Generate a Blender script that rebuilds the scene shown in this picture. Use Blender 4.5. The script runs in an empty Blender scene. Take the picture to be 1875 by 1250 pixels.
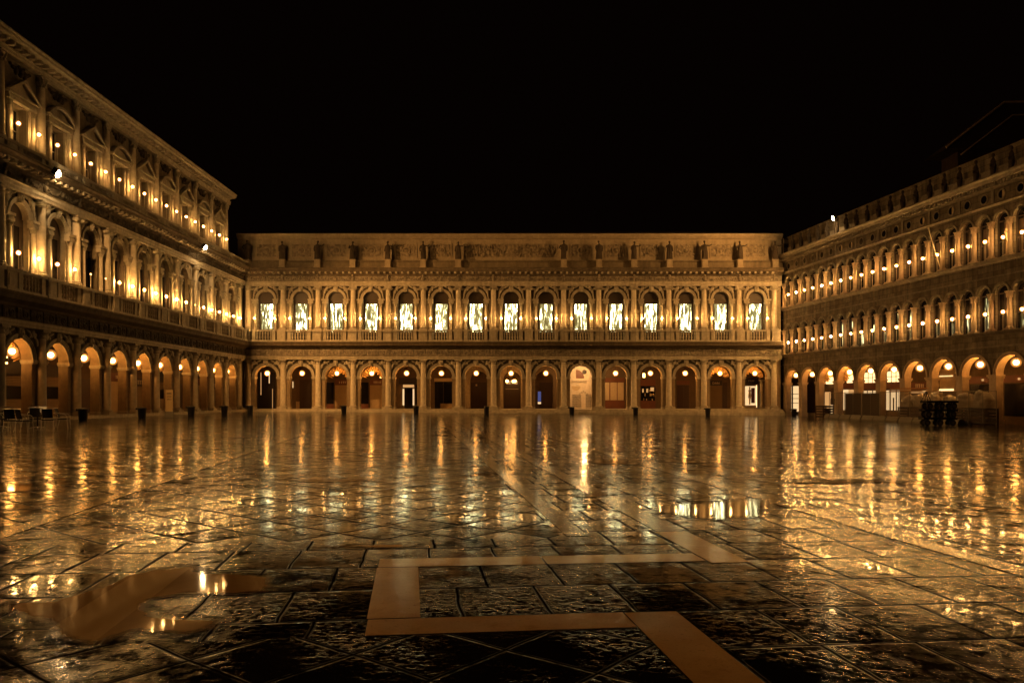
import bpy, bmesh, math, random
from mathutils import Vector, Matrix
R = math.radians
PI = math.pi
rnd = random.Random(7)
scene = bpy.context.scene
COL = scene.collection

# ------------------------------------------------------------------ mesh builder
class MB:
    def __init__(s):
        s.v = []; s.f = []; s.sm = []
    def add(s, vs, fs, smooth=False):
        b = len(s.v)
        s.v.extend(vs)
        for f in fs:
            s.f.append(tuple(b + i for i in f)); s.sm.append(smooth)
    def box(s, x0, x1, y0, y1, z0, z1):
        s.add([(x0,y0,z0),(x1,y0,z0),(x1,y1,z0),(x0,y1,z0),(x0,y0,z1),(x1,y0,z1),(x1,y1,z1),(x0,y1,z1)],
              [(0,3,2,1),(4,5,6,7),(0,1,5,4),(1,2,6,5),(2,3,7,6),(3,0,4,7)])
    def rbox(s, c, size, rot):
        m = Matrix.Translation(c) @ rot.to_4x4()
        hx, hy, hz = (q/2 for q in size)
        vs = [tuple(m @ Vector(p)) for p in [(-hx,-hy,-hz),(hx,-hy,-hz),(hx,hy,-hz),(-hx,hy,-hz),(-hx,-hy,hz),(hx,-hy,hz),(hx,hy,hz),(-hx,hy,hz)]]
        s.add(vs, [(0,3,2,1),(4,5,6,7),(0,1,5,4),(1,2,6,5),(2,3,7,6),(3,0,4,7)])
    def lathe(s, prof, cx=0, cy=0, seg=14, smooth=True, a0=0.0, a1=2*PI):
        full = abs(a1-a0-2*PI) < 1e-6
        n = seg if full else seg+1
        vs = []; fs = []
        for r, z in prof:
            for i in range(n):
                a = a0 + (a1-a0)*i/seg
                vs.append((cx+r*math.cos(a), cy+r*math.sin(a), z))
        for j in range(len(prof)-1):
            for i in range(seg):
                k = (i+1) % n
                fs.append((j*n+i, j*n+k, (j+1)*n+k, (j+1)*n+i))
        if full:
            fs.append(tuple(reversed(range(n))))
            fs.append(tuple((len(prof)-1)*n+i for i in range(n)))
        s.add(vs, fs, smooth)
    def prism(s, poly, y0, y1):
        n = len(poly)
        vs = [(x,y0,z) for x,z in poly] + [(x,y1,z) for x,z in poly]
        fs = [tuple(range(n)), tuple(reversed(range(n,2*n)))]
        for i in range(n):
            j = (i+1) % n
            fs.append((i, i+n, j+n, j))
        s.add(vs, fs)
    def profile(s, pts, x0, x1):
        n = len(pts)
        vs = [(x0,y,z) for y,z in pts] + [(x1,y,z) for y,z in pts]
        fs = [tuple(range(n)), tuple(reversed(range(n,2*n)))]
        for i in range(n):
            j = (i+1) % n
            fs.append((i, i+n, j+n, j))
        s.add(vs, fs)
    def ring(s, cx, cz, r0, r1, y0, y1, seg=18, a0=0.0, a1=PI):
        n = seg+1
        vs = []; fs = []
        for i in range(n):
            a = a0+(a1-a0)*i/seg; c, d = math.cos(a), math.sin(a)
            vs += [(cx+r0*c,y0,cz+r0*d),(cx+r1*c,y0,cz+r1*d),(cx+r1*c,y1,cz+r1*d),(cx+r0*c,y1,cz+r0*d)]
        for i in range(seg):
            a, b = i*4, i*4+4
            for k in range(4):
                l = (k+1) % 4
                fs.append((a+k, a+l, b+l, b+k))
        if abs(a1-a0-2*PI) > 1e-6:
            fs.append((3,2,1,0)); e = seg*4; fs.append((e,e+1,e+2,e+3))
        s.add(vs, fs)
    def archwall(s, x0, x1, z0, z1, cx, r, spring, sill, y0, y1, seg=18):
        # wall bay with one round headed opening, reveal included
        arc = [(cx+r*math.cos(PI*i/seg), spring+r*math.sin(PI*i/seg)) for i in range(seg+1)]   # right to left
        for y, fl in ((y0, False), (y1, True)):
            def q(*p):
                vs = [(a,y,b) for a,b in p]
                f = tuple(range(len(p)))
                s.add(vs, [tuple(reversed(f)) if fl else f])
            q((x0,z0),(cx-r,z0),(cx-r,spring),(x0,spring))
            q((cx+r,z0),(x1,z0),(x1,spring),(cx+r,spring))
            if sill > z0+1e-4: q((cx-r,z0),(cx+r,z0),(cx+r,sill),(cx-r,sill))
            # above the arch: fan strips
            for i in range(seg):
                (xa,za),(xb,zb) = arc[i], arc[i+1]
                ta = x1 + (x0-x1)*i/seg; tb = x1 + (x0-x1)*(i+1)/seg
                q((xb,zb),(xa,za),(ta,z1),(tb,z1))
            q((cx+r,spring),(x1,spring),(x1,z1))
            q((x0,spring),(cx-r,spring),(x0,z1))
        for i in range(seg):
            (xa,za),(xb,zb) = arc[i], arc[i+1]
            s.add([(xa,y0,za),(xb,y0,zb),(xb,y1,zb),(xa,y1,za)], [(0,1,2,3)], True)
        b = max(sill, z0)
        s.add([(cx+r,y0,b),(cx+r,y0,spring),(cx+r,y1,spring),(cx+r,y1,b)], [(0,1,2,3)])
        s.add([(cx-r,y0,b),(cx-r,y1,b),(cx-r,y1,spring),(cx-r,y0,spring)], [(0,1,2,3)])
        if sill > z0+1e-4:
            s.add([(cx-r,y0,b),(cx+r,y0,b),(cx+r,y1,b),(cx-r,y1,b)], [(0,1,2,3)])
    def rectwall(s, x0, x1, z0, z1, a0, a1, b0, b1, y0, y1):
        # wall with a rectangular opening a0..a1 x b0..b1
        for y, fl in ((y0, False), (y1, True)):
            def q(xa,xb,za,zb):
                f = (0,1,2,3)
                s.add([(xa,y,za),(xb,y,za),(xb,y,zb),(xa,y,zb)], [tuple(reversed(f)) if fl else f])
            q(x0,a0,z0,z1); q(a1,x1,z0,z1); q(a0,a1,z0,b0); q(a0,a1,b1,z1)
        s.add([(a0,y0,b0),(a0,y1,b0),(a0,y1,b1),(a0,y0,b1)], [(0,1,2,3)])
        s.add([(a1,y0,b0),(a1,y0,b1),(a1,y1,b1),(a1,y1,b0)], [(0,1,2,3)])
        s.add([(a0,y0,b1),(a0,y1,b1),(a1,y1,b1),(a1,y0,b1)], [(0,1,2,3)])
        s.add([(a0,y0,b0),(a1,y0,b0),(a1,y1,b0),(a0,y1,b0)], [(0,1,2,3)])
    def ell(s, c, r, rot=None, nu=8, nv=6):
        vs = []; fs = []
        m = rot if rot else Matrix.Identity(3)
        for j in range(nv+1):
            t = PI*j/nv
            for i in range(nu):
                a = 2*PI*i/nu
                p = m @ Vector((r[0]*math.sin(t)*math.cos(a), r[1]*math.sin(t)*math.sin(a), r[2]*math.cos(t)))
                vs.append((c[0]+p.x, c[1]+p.y, c[2]+p.z))
        for j in range(nv):
            for i in range(nu):
                k = (i+1) % nu
                fs.append((j*nu+i, (j+1)*nu+i, (j+1)*nu+k, j*nu+k))
        s.add(vs, fs, True)
    def tube(s, pts, r, seg=6, r1=None):
        pts = [Vector(p) for p in pts]
        n = len(pts); vs = []; fs = []
        up = None
        for k, p in enumerate(pts):
            d = (pts[min(k+1,n-1)] - pts[max(k-1,0)]).normalized()
            ref = Vector((0,0,1)) if abs(d.z) < .9 else Vector((1,0,0))
            a = d.cross(ref).normalized(); b = d.cross(a).normalized()
            rr = r if r1 is None else r + (r1-r)*k/(n-1)
            for i in range(seg):
                t = 2*PI*i/seg
                q = p + a*(rr*math.cos(t)) + b*(rr*math.sin(t))
                vs.append(tuple(q))
        for k in range(n-1):
            for i in range(seg):
                j = (i+1) % seg
                fs.append((k*seg+i, k*seg+j, (k+1)*seg+j, (k+1)*seg+i))
        fs.append(tuple(reversed(range(seg)))); fs.append(tuple((n-1)*seg+i for i in range(seg)))
        s.add(vs, fs, True)
    def mesh(s, name, mat, angle=38):
        me = bpy.data.meshes.new(name)
        me.from_pydata(s.v, [], s.f)
        me.update()
        if any(s.sm):
            me.polygons.foreach_set('use_smooth', s.sm)
            me.set_sharp_from_angle(angle=R(angle))
        bm = bmesh.new(); bm.from_mesh(me)
        bmesh.ops.recalc_face_normals(bm, faces=bm.faces)
        bm.to_mesh(me); bm.free()
        if mat: me.materials.append(mat)
        return me
    def build(s, name, mat, parent=None, loc=(0,0,0), rz=0):
        o = bpy.data.objects.new(name, s.mesh(name, mat))
        COL.objects.link(o)
        o.location = loc; o.rotation_euler = (0,0,rz)
        if parent: o.parent = parent
        return o

def put(name, me, parent=None, loc=(0,0,0), rz=0, scale=None):
    o = bpy.data.objects.new(name, me)
    COL.objects.link(o)
    o.location = loc; o.rotation_euler = (0,0,rz)
    if scale: o.scale = scale
    if parent: o.parent = parent
    return o
def tag(o, label=None, cat=None, group=None, kind=None):
    if label: o['label'] = label
    if cat: o['category'] = cat
    if group: o['group'] = group
    if kind: o['kind'] = kind
    return o
def empty(name, loc=(0,0,0), rz=0, label=None, cat=None, group=None):
    o = bpy.data.objects.new(name, None); COL.objects.link(o)
    o.location = loc; o.rotation_euler = (0,0,rz); o.empty_display_size = .2
    return tag(o, label, cat, group)
def dup(root, loc, rz=0, label=None, group=None, name=None):
    r = root.copy(); COL.objects.link(r); r.location = loc; r.rotation_euler = (0,0,rz)
    if label: r['label'] = label
    if group: r['group'] = group
    for ch in list(root.children):
        c = ch.copy(); COL.objects.link(c); c.parent = r
        for g in ch.children:
            d = g.copy(); COL.objects.link(d); d.parent = c
    return r
def remesh(mb, name, mat, voxel=.04, smooth_it=1):
    me = mb.mesh(name, mat)
    o = bpy.data.objects.new('tmp', me); COL.objects.link(o)
    m = o.modifiers.new('r', 'REMESH'); m.mode = 'VOXEL'; m.voxel_size = voxel; m.use_smooth_shade = True
    if smooth_it:
        q = o.modifiers.new('s', 'SMOOTH'); q.factor = .5; q.iterations = smooth_it
    dg = bpy.context.evaluated_depsgraph_get(); dg.update()
    out = bpy.data.meshes.new_from_object(o.evaluated_get(dg))
    out.name = name
    bpy.data.objects.remove(o)
    if mat and not out.materials: out.materials.append(mat)
    return out
ORD = ['first','second','third','fourth','fifth','sixth','seventh','eighth','ninth','tenth','eleventh','twelfth','thirteenth',
       'fourteenth','fifteenth','sixteenth','seventeenth','eighteenth','nineteenth','twentieth','twenty-first','twenty-second','twenty-third',
       'twenty-fourth','twenty-fifth','twenty-sixth','twenty-seventh','twenty-eighth','twenty-ninth','thirtieth']

# ------------------------------------------------------------------ materials
class NT:
    def __init__(s, name):
        s.m = bpy.data.materials.new(name); s.m.use_nodes = True
        s.t = s.m.node_tree; s.t.nodes.clear()
        s.out = s.n('ShaderNodeOutputMaterial')
    def n(s, typ, **kw):
        n = s.t.nodes.new(typ)
        for k, v in kw.items(): setattr(n, k, v)
        return n
    def l(s, a, b): s.t.links.new(a, b)
    def setin(s, sock, v):
        if hasattr(v, 'links') or isinstance(v, bpy.types.NodeSocket): s.l(v, sock)
        elif v is not None: sock.default_value = v
    def math(s, op, a, b=None, c=None, clamp=False):
        n = s.n('ShaderNodeMath', operation=op); n.use_clamp = clamp
        for i, v in enumerate((a, b, c)):
            if v is not None: s.setin(n.inputs[i], v)
        return n.outputs[0]
    def vmath(s, op, a, b=None):
        n = s.n('ShaderNodeVectorMath', operation=op)
        s.setin(n.inputs[0], a)
        if b is not None: s.setin(n.inputs[1], b)
        return n.outputs[0]
    def noise(s, vec, scale, detail=3, rough=.55, dist=0.0):
        n = s.n('ShaderNodeTexNoise'); s.setin(n.inputs['Vector'], vec)
        n.inputs['Scale'].default_value = scale; n.inputs['Detail'].default_value = detail
        n.inputs['Roughness'].default_value = rough; n.inputs['Distortion'].default_value = dist
        return n.outputs['Fac']
    def ramp(s, fac, stops):
        n = s.n('ShaderNodeValToRGB'); s.setin(n.inputs[0], fac)
        e = n.color_ramp.elements
        while len(e) < len(stops): e.new(.5)
        for i, (p, c) in enumerate(stops):
            e[i].position = p; e[i].color = c if len(c) == 4 else (*c, 1)
        return n.outputs[0]
    def mapr(s, v, a, b, c=0.0, d=1.0):
        n = s.n('ShaderNodeMapRange'); s.setin(n.inputs[0], v)
        for i, q in enumerate((a,b,c,d)): n.inputs[i+1].default_value = q
        return n.outputs[0]
    def mix(s, fac, a, b, typ='MIX'):
        n = s.n('ShaderNodeMix', data_type='RGBA', blend_type=typ); n.clamp_factor = True
        s.setin(n.inputs[0], fac)
        for i, v in ((6,a),(7,b)):
            if isinstance(v, (tuple, list)): v = v if len(v) == 4 else (*v, 1)
            s.setin(n.inputs[i], v)
        return n.outputs[2]
    def pos(s): return s.n('ShaderNodeNewGeometry').outputs['Position']
    def obj(s): return s.n('ShaderNodeTexCoord').outputs['Object']
    def bump(s, h, strength=.5, dist=.02, normal=None, fw=None):
        n = s.n('ShaderNodeBump'); s.setin(n.inputs['Height'], h)
        n.inputs['Strength'].default_value = strength; n.inputs['Distance'].default_value = dist
        if fw: n.inputs['Filter Width'].default_value = fw
        if normal is not None: s.l(normal, n.inputs['Normal'])
        return n.outputs[0]
    def princ(s, color, rough=.7, metal=0.0, normal=None, spec=.3, **kw):
        p = s.n('ShaderNodeBsdfPrincipled')
        s.setin(p.inputs['Base Color'], color if not isinstance(color, tuple) else (*color[:3], 1))
        s.setin(p.inputs['Roughness'], rough); s.setin(p.inputs['Metallic'], metal)
        p.inputs['Specular IOR Level'].default_value = spec
        if normal is not None: s.l(normal, p.inputs['Normal'])
        for k, v in kw.items(): s.setin(p.inputs[k], v)
        return p.outputs[0]
    def done(s, sh):
        s.l(sh, s.out.inputs[0]); return s.m

def stone(name, col, dark=.5, stain=.55, bumpd=.02, carved=0.0, brick=None, rough=.8):
    t = NT(name); P = t.pos()
    big = t.noise(P, .45, 3); mid = t.noise(P, 3.5, 4, .6)
    stv = t.vmath('MULTIPLY', P, (2.6, 2.6, .22)); streak = t.noise(stv, 1.0, 4, .65)
    dk = tuple(c*dark for c in col[:3]); 
    c = t.mix(t.mapr(mid, .3, .75), tuple(q*1.08 for q in col), tuple(q*(.5+.5*dark) for q in col))
    s1 = t.mapr(t.math('ADD', t.math('MULTIPLY', streak, .65), t.math('MULTIPLY', big, .45)), .46, .70)
    c = t.mix(t.math('MULTIPLY', s1, stain), c, dk)
    h = t.math('ADD', t.math('MULTIPLY', t.noise(P, 26, 4), .5), t.math('MULTIPLY', mid, .7))
    if carved:
        v = t.n('ShaderNodeTexVoronoi', feature='SMOOTH_F1'); v.inputs['Scale'].default_value = carved
        wp = t.vmath('ADD', P, t.vmath('MULTIPLY', t.n('ShaderNodeTexNoise').outputs['Color'], (.2,.2,.2)))
        t.l(wp, v.inputs['Vector'])
        h = t.math('ADD', h, t.math('MULTIPLY', v.outputs['Distance'], -3.0))
        c = t.mix(t.mapr(v.outputs['Distance'], .35, .7), c, tuple(q*.45 for q in col))
    if brick:
        O = t.obj(); sx = t.n('ShaderNodeSeparateXYZ'); t.l(O, sx.inputs[0])
        cb = t.n('ShaderNodeCombineXYZ'); t.l(sx.outputs[0], cb.inputs[0]); t.l(sx.outputs[2], cb.inputs[1])
        b = t.n('ShaderNodeTexBrick'); t.l(cb.outputs[0], b.inputs['Vector'])
        b.inputs['Scale'].default_value = 1.0; b.inputs['Brick Width'].default_value = brick[0]; b.inputs['Row Height'].default_value = brick[1]
        b.inputs['Mortar Size'].default_value = .012; b.inputs['Color1'].default_value = (1,1,1,1); b.inputs['Color2'].default_value = (.62,.6,.55,1)
        b.inputs['Mortar'].default_value = (.25,.22,.2,1)
        c = t.mix(1.0, c, b.outputs['Color'], 'MULTIPLY')
        h = t.math('ADD', h, t.math('MULTIPLY', b.outputs['Fac'], -.8))
    return t.done(t.princ(c, rough, normal=t.bump(h, .7, bumpd), spec=.2))
def plain(name, col, rough=.6, metal=0.0, var=.25, scale=8, spec=.4, bumpd=.004):
    t = NT(name); P = t.pos(); n = t.noise(P, scale, 4)
    c = t.mix(n, tuple(q*(1-var) for q in col), tuple(min(1, q*(1+var)) for q in col))
    return t.done(t.princ(c, t.math('ADD', t.math('MULTIPLY', n, .2), rough-.1), metal, normal=t.bump(t.noise(P, scale*5, 3), .4, bumpd), spec=spec))
def emit(name, col, strength, vary=0.0):
    t = NT(name); e = t.n('ShaderNodeEmission'); e.inputs[0].default_value = (*col, 1); e.inputs[1].default_value = strength
    if vary:
        oi = t.n('ShaderNodeObjectInfo'); t.l(t.math('MULTIPLY_ADD', oi.outputs['Random'], 2*vary*strength, strength*(1-vary)), e.inputs[1])
    return t.done(e.outputs[0])
def ribbed(name, col, period=.09, rough=.5):
    t = NT(name); P = t.pos(); sx = t.n('ShaderNodeSeparateXYZ'); t.l(P, sx.inputs[0])
    w = t.math('SINE', t.math('MULTIPLY', sx.outputs[2], 2*PI/period))
    n = t.noise(P, 3, 3)
    c = t.mix(n, tuple(q*.75 for q in col), tuple(q*1.2 for q in col))
    c = t.mix(t.mapr(w, .75, 1.0), c, tuple(q*.5 for q in col))
    return t.done(t.princ(c, rough, normal=t.bump(w, .6, .02), spec=.4))

M = {}
PALE = (.30,.25,.175)
M['stone'] = stone('pale_istrian_stone', PALE, .35, .7)
M['carved'] = stone('carved_istrian_stone', (.40,.34,.25), .3, .6, .05, carved=5.5)
M['trim'] = stone('moulded_stone', (.52,.46,.35), .35, .55)
M['shaft'] = stone('column_stone', (.68,.60,.46), .5, .4, .01)
M['attic'] = stone('attic_stone', (.44,.36,.245), .45, .45)
M['atticrelief'] = stone('attic_relief_stone', (.42,.34,.23), .35, .4, .06, carved=4.2)
M['plinth'] = stone('weathered_plinth_stone', (.25,.20,.13), .4, .6)
M['statue'] = stone('weathered_statue_stone', (.085,.065,.045), .4, .7, .03)
M['soot'] = stone('sooty_frieze_stone', (.12,.097,.065), .35, .6, .05, carved=4.6)
M['soottrim'] = stone('sooty_moulding', (.15,.117,.077), .35, .75, .03)
M['oldwall'] = stone('old_masonry', (.28,.235,.17), .32, .85, .03, brick=(.95,.42))
M['oldtrim'] = stone('old_moulding', (.30,.26,.20), .35, .7)
M['marble'] = stone('warm_marble', (.52,.40,.28), .5, .5, .01)
M['pier'] = stone('arcade_pier_stone', (.33,.25,.155), .45, .5)
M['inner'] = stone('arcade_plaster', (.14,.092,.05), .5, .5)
M['innerpale'] = stone('pale_plaster', (.62,.52,.40), .7, .3, .01)
M['tile'] = stone('roof_tiles', (.05,.032,.022), .5, .6, .03)
M['glass'] = plain('dark_window_glass', (.012,.010,.008), .12, spec=.5, bumpd=.0008)
M['frame'] = plain('dark_window_frame', (.05,.035,.022), .5)
M['wood'] = plain('dark_wood_door', (.045,.022,.011), .45, scale=14)
M['redwood'] = plain('red_brown_fascia', (.14,.045,.02), .5)
M['shutter'] = ribbed('roller_shutter', (.42,.29,.15))
M['shutterdk'] = ribbed('brown_roller_shutter', (.20,.13,.06), .11)
M['blind'] = plain('beige_blind', (.48,.36,.21), .7)
M['iron'] = plain('black_iron', (.02,.018,.016), .45, metal=.6)
M['bin'] = plain('black_plastic_bin', (.012,.011,.010), .5)
M['rattan'] = plain('dark_woven_seat', (.018,.014,.011), .6, scale=40)
M['alu'] = plain('pale_chair_metal', (.80,.76,.68), .35, metal=.25, var=.05)
M['tabletop'] = plain('pale_table_top', (.13,.085,.05), .35)
M['fabric'] = plain('golden_drape_fabric', (.62,.40,.17), .8, scale=5)
M['letters'] = plain('pale_sign_letters', (.62,.52,.38), .5, var=.1)
M['signdark'] = plain('dark_sign_board', (.03,.02,.014), .5)
M['sack'] = plain('white_plastic_wrap', (.42,.35,.27), .45, scale=5, bumpd=.03)
M['concrete'] = plain('stained_concrete', (.17,.15,.11), .8, scale=5)
M['timber'] = plain('orange_timber', (.42,.20,.07), .6, scale=6)
M['galv'] = plain('galvanised_fence_steel', (.20,.17,.13), .5, metal=.6)
M['tarp'] = plain('brown_fence_sheet', (.055,.036,.02), .7)
M['rubber'] = plain('black_rubber', (.03,.027,.024), .7)
M['panel'] = plain('yellowish_totem_panel', (.50,.36,.17), .5, var=.1)
M['clothdark'] = plain('dark_coat', (.03,.024,.02), .9)
M['skin'] = plain('skin', (.45,.27,.18), .6)
WARM = (1.0, .50, .135)
for nm, st in (('top',320),('mid',1150),('far',520),('right',1050)):
    M['bulb_'+nm] = emit('candle_bulb_light', (1.0,.50,.14), st*1.45, .4)
def halo_glow(name, col, strength, a):  # lamp halo painted as a faint emissive shell fading towards its rim
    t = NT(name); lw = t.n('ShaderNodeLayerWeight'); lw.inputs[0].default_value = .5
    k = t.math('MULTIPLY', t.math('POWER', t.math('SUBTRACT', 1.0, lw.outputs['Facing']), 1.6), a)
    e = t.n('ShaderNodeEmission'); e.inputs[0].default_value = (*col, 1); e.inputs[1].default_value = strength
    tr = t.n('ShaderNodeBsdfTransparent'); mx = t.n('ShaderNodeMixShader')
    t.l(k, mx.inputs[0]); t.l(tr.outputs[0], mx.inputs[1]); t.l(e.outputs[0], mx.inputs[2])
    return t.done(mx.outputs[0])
M['bulbhalo'] = halo_glow('amber_bulb_halo', (1.0,.36,.07), 1.1, .75)
M['globehalo'] = halo_glow('amber_globe_halo', (1.0,.36,.07), 1.2, .7)
M['bulbdim'] = emit('dim_candle_bulb_light', (1.0,.5,.14), 9)
M['globe'] = emit('globe_light', (1.0,.40,.075), 135, .25)
M['smallglobe'] = emit('chandelier_globe_light', (1.0,.42,.09), 40)
M['lantern'] = emit('lantern_light', (1.0,.42,.10), 14)
M['flood'] = emit('floodlight_glass', (1.0,.62,.26), 200)
M['shopwhite'] = emit('lit_shop_interior', (1.0,.64,.30), .85)
M['shopwarm'] = emit('warm_shop_interior', (1.0,.5,.17), .55)
M['lunette'] = emit('lit_lunette', (1.0,.64,.27), 1.7)
M['bluelight'] = emit('blue_screen', (.28,.30,.75), .2)
def curtain(name, strength, sx=6.5, sz=.75):
    t = NT(name); P = t.pos()
    v = t.vmath('MULTIPLY', P, (sx, sx, sz))
    n1 = t.noise(v, 1.0, 2.5, .55, 1.1)
    v2 = t.vmath('MULTIPLY', P, (sx*2.3, sx*2.3, sz*1.5))
    n2 = t.noise(v2, 1.0, 2, .5, .5)
    f = t.math('ADD', t.math('MULTIPLY', n1, .75), t.math('MULTIPLY', n2, .28))
    c = t.ramp(f, [(.43,(.006,.0042,.0011)),(.515,(.017,.0135,.0048)),(.565,(.036,.031,.0145)),(.62,(.5,.45,.22)),(.70,(1.0,.91,.46))])
    e = t.n('ShaderNodeEmission'); t.l(c, e.inputs[0]); oi = t.n('ShaderNodeObjectInfo'); t.l(t.math('MULTIPLY_ADD', oi.outputs['Random'], .5*strength, .75*strength), e.inputs[1])
    return t.done(e.outputs[0])
M['curtain'] = curtain('lit_gathered_curtain', 26.0)
M['curtain2'] = curtain('lit_side_curtain', 4.0, 3, .4)
# ------------------------------------------------------------------ shared column / ornament meshes
def shaft_prof(r, z0, z1, n=6):
    return [(r*(1-.16*(i/n)**1.7), z0+(z1-z0)*i/n) for i in range(n+1)]
def doric_meshes(r, z0, z1):
    b = MB(); b.box(-r*1.42, r*1.42, -r*1.42, r*1.42, z0, z0+.16)
    b.lathe([(r*1.38,z0+.16),(r*1.42,z0+.22),(r*1.36,z0+.29),(r*1.15,z0+.33),(r*1.0,z0+.36)], seg=16)
    s = MB(); s.lathe(shaft_prof(r, z0+.36, z1-.5), seg=18)
    c = MB(); q = r*.84
    c.lathe([(q,z1-.5),(q*1.12,z1-.47),(q*1.12,z1-.43),(q,z1-.41),(q,z1-.27),(q*1.15,z1-.25),(q*1.38,z1-.15)], seg=16)
    c.box(-q*1.5,q*1.5,-q*1.5,q*1.5,z1-.15,z1)
    return s.mesh('column_shaft', M['shaft']), b.mesh('column_base', M['trim']), c.mesh('column_capital', M['trim'])
def ionic_meshes(r, z0, z1):
    b = MB(); b.box(-r*1.4, r*1.4, -r*1.4, r*1.4, z0, z0+.14)
    b.lathe([(r*1.35,z0+.14),(r*1.4,z0+.2),(r*1.3,z0+.25),(r*1.1,z0+.28),(r*1.2,z0+.33),(r,z0+.38)], seg=16)
    s = MB(); s.lathe(shaft_prof(r, z0+.38, z1-.42), seg=18)
    c = MB(); q = r*.84
    c.lathe([(q,z1-.42),(q*1.1,z1-.38),(q,z1-.34),(q*1.25,z1-.22)], seg=14)
    for sx in (-1,1):
        for k in range(3):
            c.ring(sx*q*1.28, z1-.26, .035+.045*k, .065+.045*k, -q*1.25-.03*(2-k), q*1.1, 12, 0, 2*PI)
    c.box(-q*1.3,q*1.3,-q*1.2,q*1.1,z1-.24,z1-.1); c.box(-q*1.55,q*1.55,-q*1.45,q*1.3,z1-.1,z1)
    return s.mesh('column_shaft', M['shaft']), b.mesh('column_base', M['trim']), c.mesh('column_capital', M['trim'])
def corinthian_cap(q, z0, z1, seed=1):
    c = MB(); h = z1-z0
    c.lathe([(q,z0),(q*1.1,z0+.03*h),(q,z0+.08*h),(q*1.05,z0+.5*h),(q*1.35,z0+.88*h)], seg=12)
    for row,(zz,rr,n) in enumerate(((.22,1.18,8),(.5,1.3,8),(.8,1.5,4))):
        for i in range(n):
            a = 2*PI*(i+.5*(row%2))/n + (PI/4 if n == 4 else 0)
            c.ell((q*rr*math.cos(a), q*rr*math.sin(a), z0+zz*h), (q*.3,q*.3,h*.16), None, 6, 4)
    c.box(-q*1.5,q*1.5,-q*1.5,q*1.5,z0+.9*h,z1)
    return c
def corinthian_meshes(r, z0, z1, caph=.6, seg=18, mat='shaft', mat2='trim'):
    b = MB(); b.box(-r*1.4, r*1.4, -r*1.4, r*1.4, z0, z0+r*.5)
    b.lathe([(r*1.35,z0+r*.5),(r*1.4,z0+r*.75),(r*1.15,z0+r*.95),(r*1.25,z0+r*1.15),(r,z0+r*1.35)], seg=14)
    s = MB(); s.lathe(shaft_prof(r, z0+r*1.35, z1-caph), seg=seg)
    c = corinthian_cap(r*.84, z1-caph, z1)
    return s.mesh('column_shaft', M[mat]), b.mesh('column_base', M[mat2]), c.mesh('column_capital', M[mat2])
def column(parent, meshes, x, y):
    s, b, c = meshes
    o = put('column', s, parent, (x, y, 0))
    put('base', b, o); put('capital', c, o)
    return o
def head_block(w, h, d, seed):
    r = random.Random(seed); m = MB()
    m.prism([(-w*.36,0),(w*.36,0),(w*.55,h),(-w*.55,h)], -d, .02)
    m.ell((0,-d*1.05,h*.5),(w*.42,d*.55,h*.42))
    m.ell((0,-d*1.6,h*.45),(w*.11,d*.3,h*.13)); m.ell((0,-d*1.25,h*.16),(w*.25,d*.4,h*.16))
    for s in (-1,1):
        m.ell((s*w*.42,-d*.8,h*.62),(w*.2,d*.5,h*.3)); m.ell((s*w*.2,-d*1.35,h*.68),(w*.16,d*.25,h*.1))
    return m
def spandrel(R0, half, top, seed, d=.12):
    # reclining winged figures in the two corners above an arch; local origin at arch centre, springing level
    r = random.Random(seed); m = MB()
    for s in (-1, 1):
        a0 = R0+.06
        def P(a, rad): return (s*rad*math.cos(a), -d*.5, rad*math.sin(a))
        c = P(R(50), R0*1.22+.12); m.ell(c,(.17,d,.28), Matrix.Rotation(s*R(-35),3,'Y'))
        c = P(R(58), R0*1.3+.28); m.ell((c[0],c[1],min(c[2],top-.12)),(.11,d,.12))
        c = P(R(36), R0*1.18+.1); m.ell(c,(.14,d,.3), Matrix.Rotation(s*R(-20),3,'Y'))
        c = P(R(20), R0*1.12+.08); m.ell(c,(.09,d*.8,.26), Matrix.Rotation(s*R(-5),3,'Y'))
        c = P(R(6), R0*1.08+.1); m.ell(c,(.08,d*.8,.2))
        c = P(R(66), R0*1.14+.12); m.ell(c,(.26,d*.8,.08), Matrix.Rotation(s*R(25),3,'Y'))
        for k in range(4):
            x = s*(half-.10-.16*k); z = top-.16-.13*r.random()-.04*k
            if math.hypot(x, z) > R0+.2: m.ell((x,-d*.4,z),(.09,d*.8,.17), Matrix.Rotation(s*R(30),3,'Y'), 6, 4)
    return m
def arch_trim(cx, spring, r, w, y=-.09):
    m = MB()
    m.ring(cx, spring, r, r+w*.45, y*.55, .03, 20); m.ring(cx, spring, r+w*.45, r+w*.8, y*.8, .03, 20)
    m.ring(cx, spring, r+w*.8, r+w, y*1.25, .03, 20)
    return m
def drapery_mesh(r, z, y):
    t = MB(); n = 44; rows = 6; vs = []; fs = []
    for i in range(n+1):
        a = R(6)+R(168)*i/n
        fold = math.sin(i*1.55)*.06
        inner = r*.62 + .09*math.sin(i*.95)+.05*math.sin(i*2.3)
        for j in range(rows+1):
            q = j/rows; rad = (r+.06)*(1-q)+inner*q
            vs.append((rad*math.cos(a), y+fold*(.3+q)+.10*q, z+rad*math.sin(a)*(1-.05*q)-.10*q))
    for i in range(n):
        for j in range(rows):
            a = i*(rows+1)+j; fs.append((a, a+1, a+rows+2, a+rows+1))
    t.add(vs, fs, True)
    return t
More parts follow.
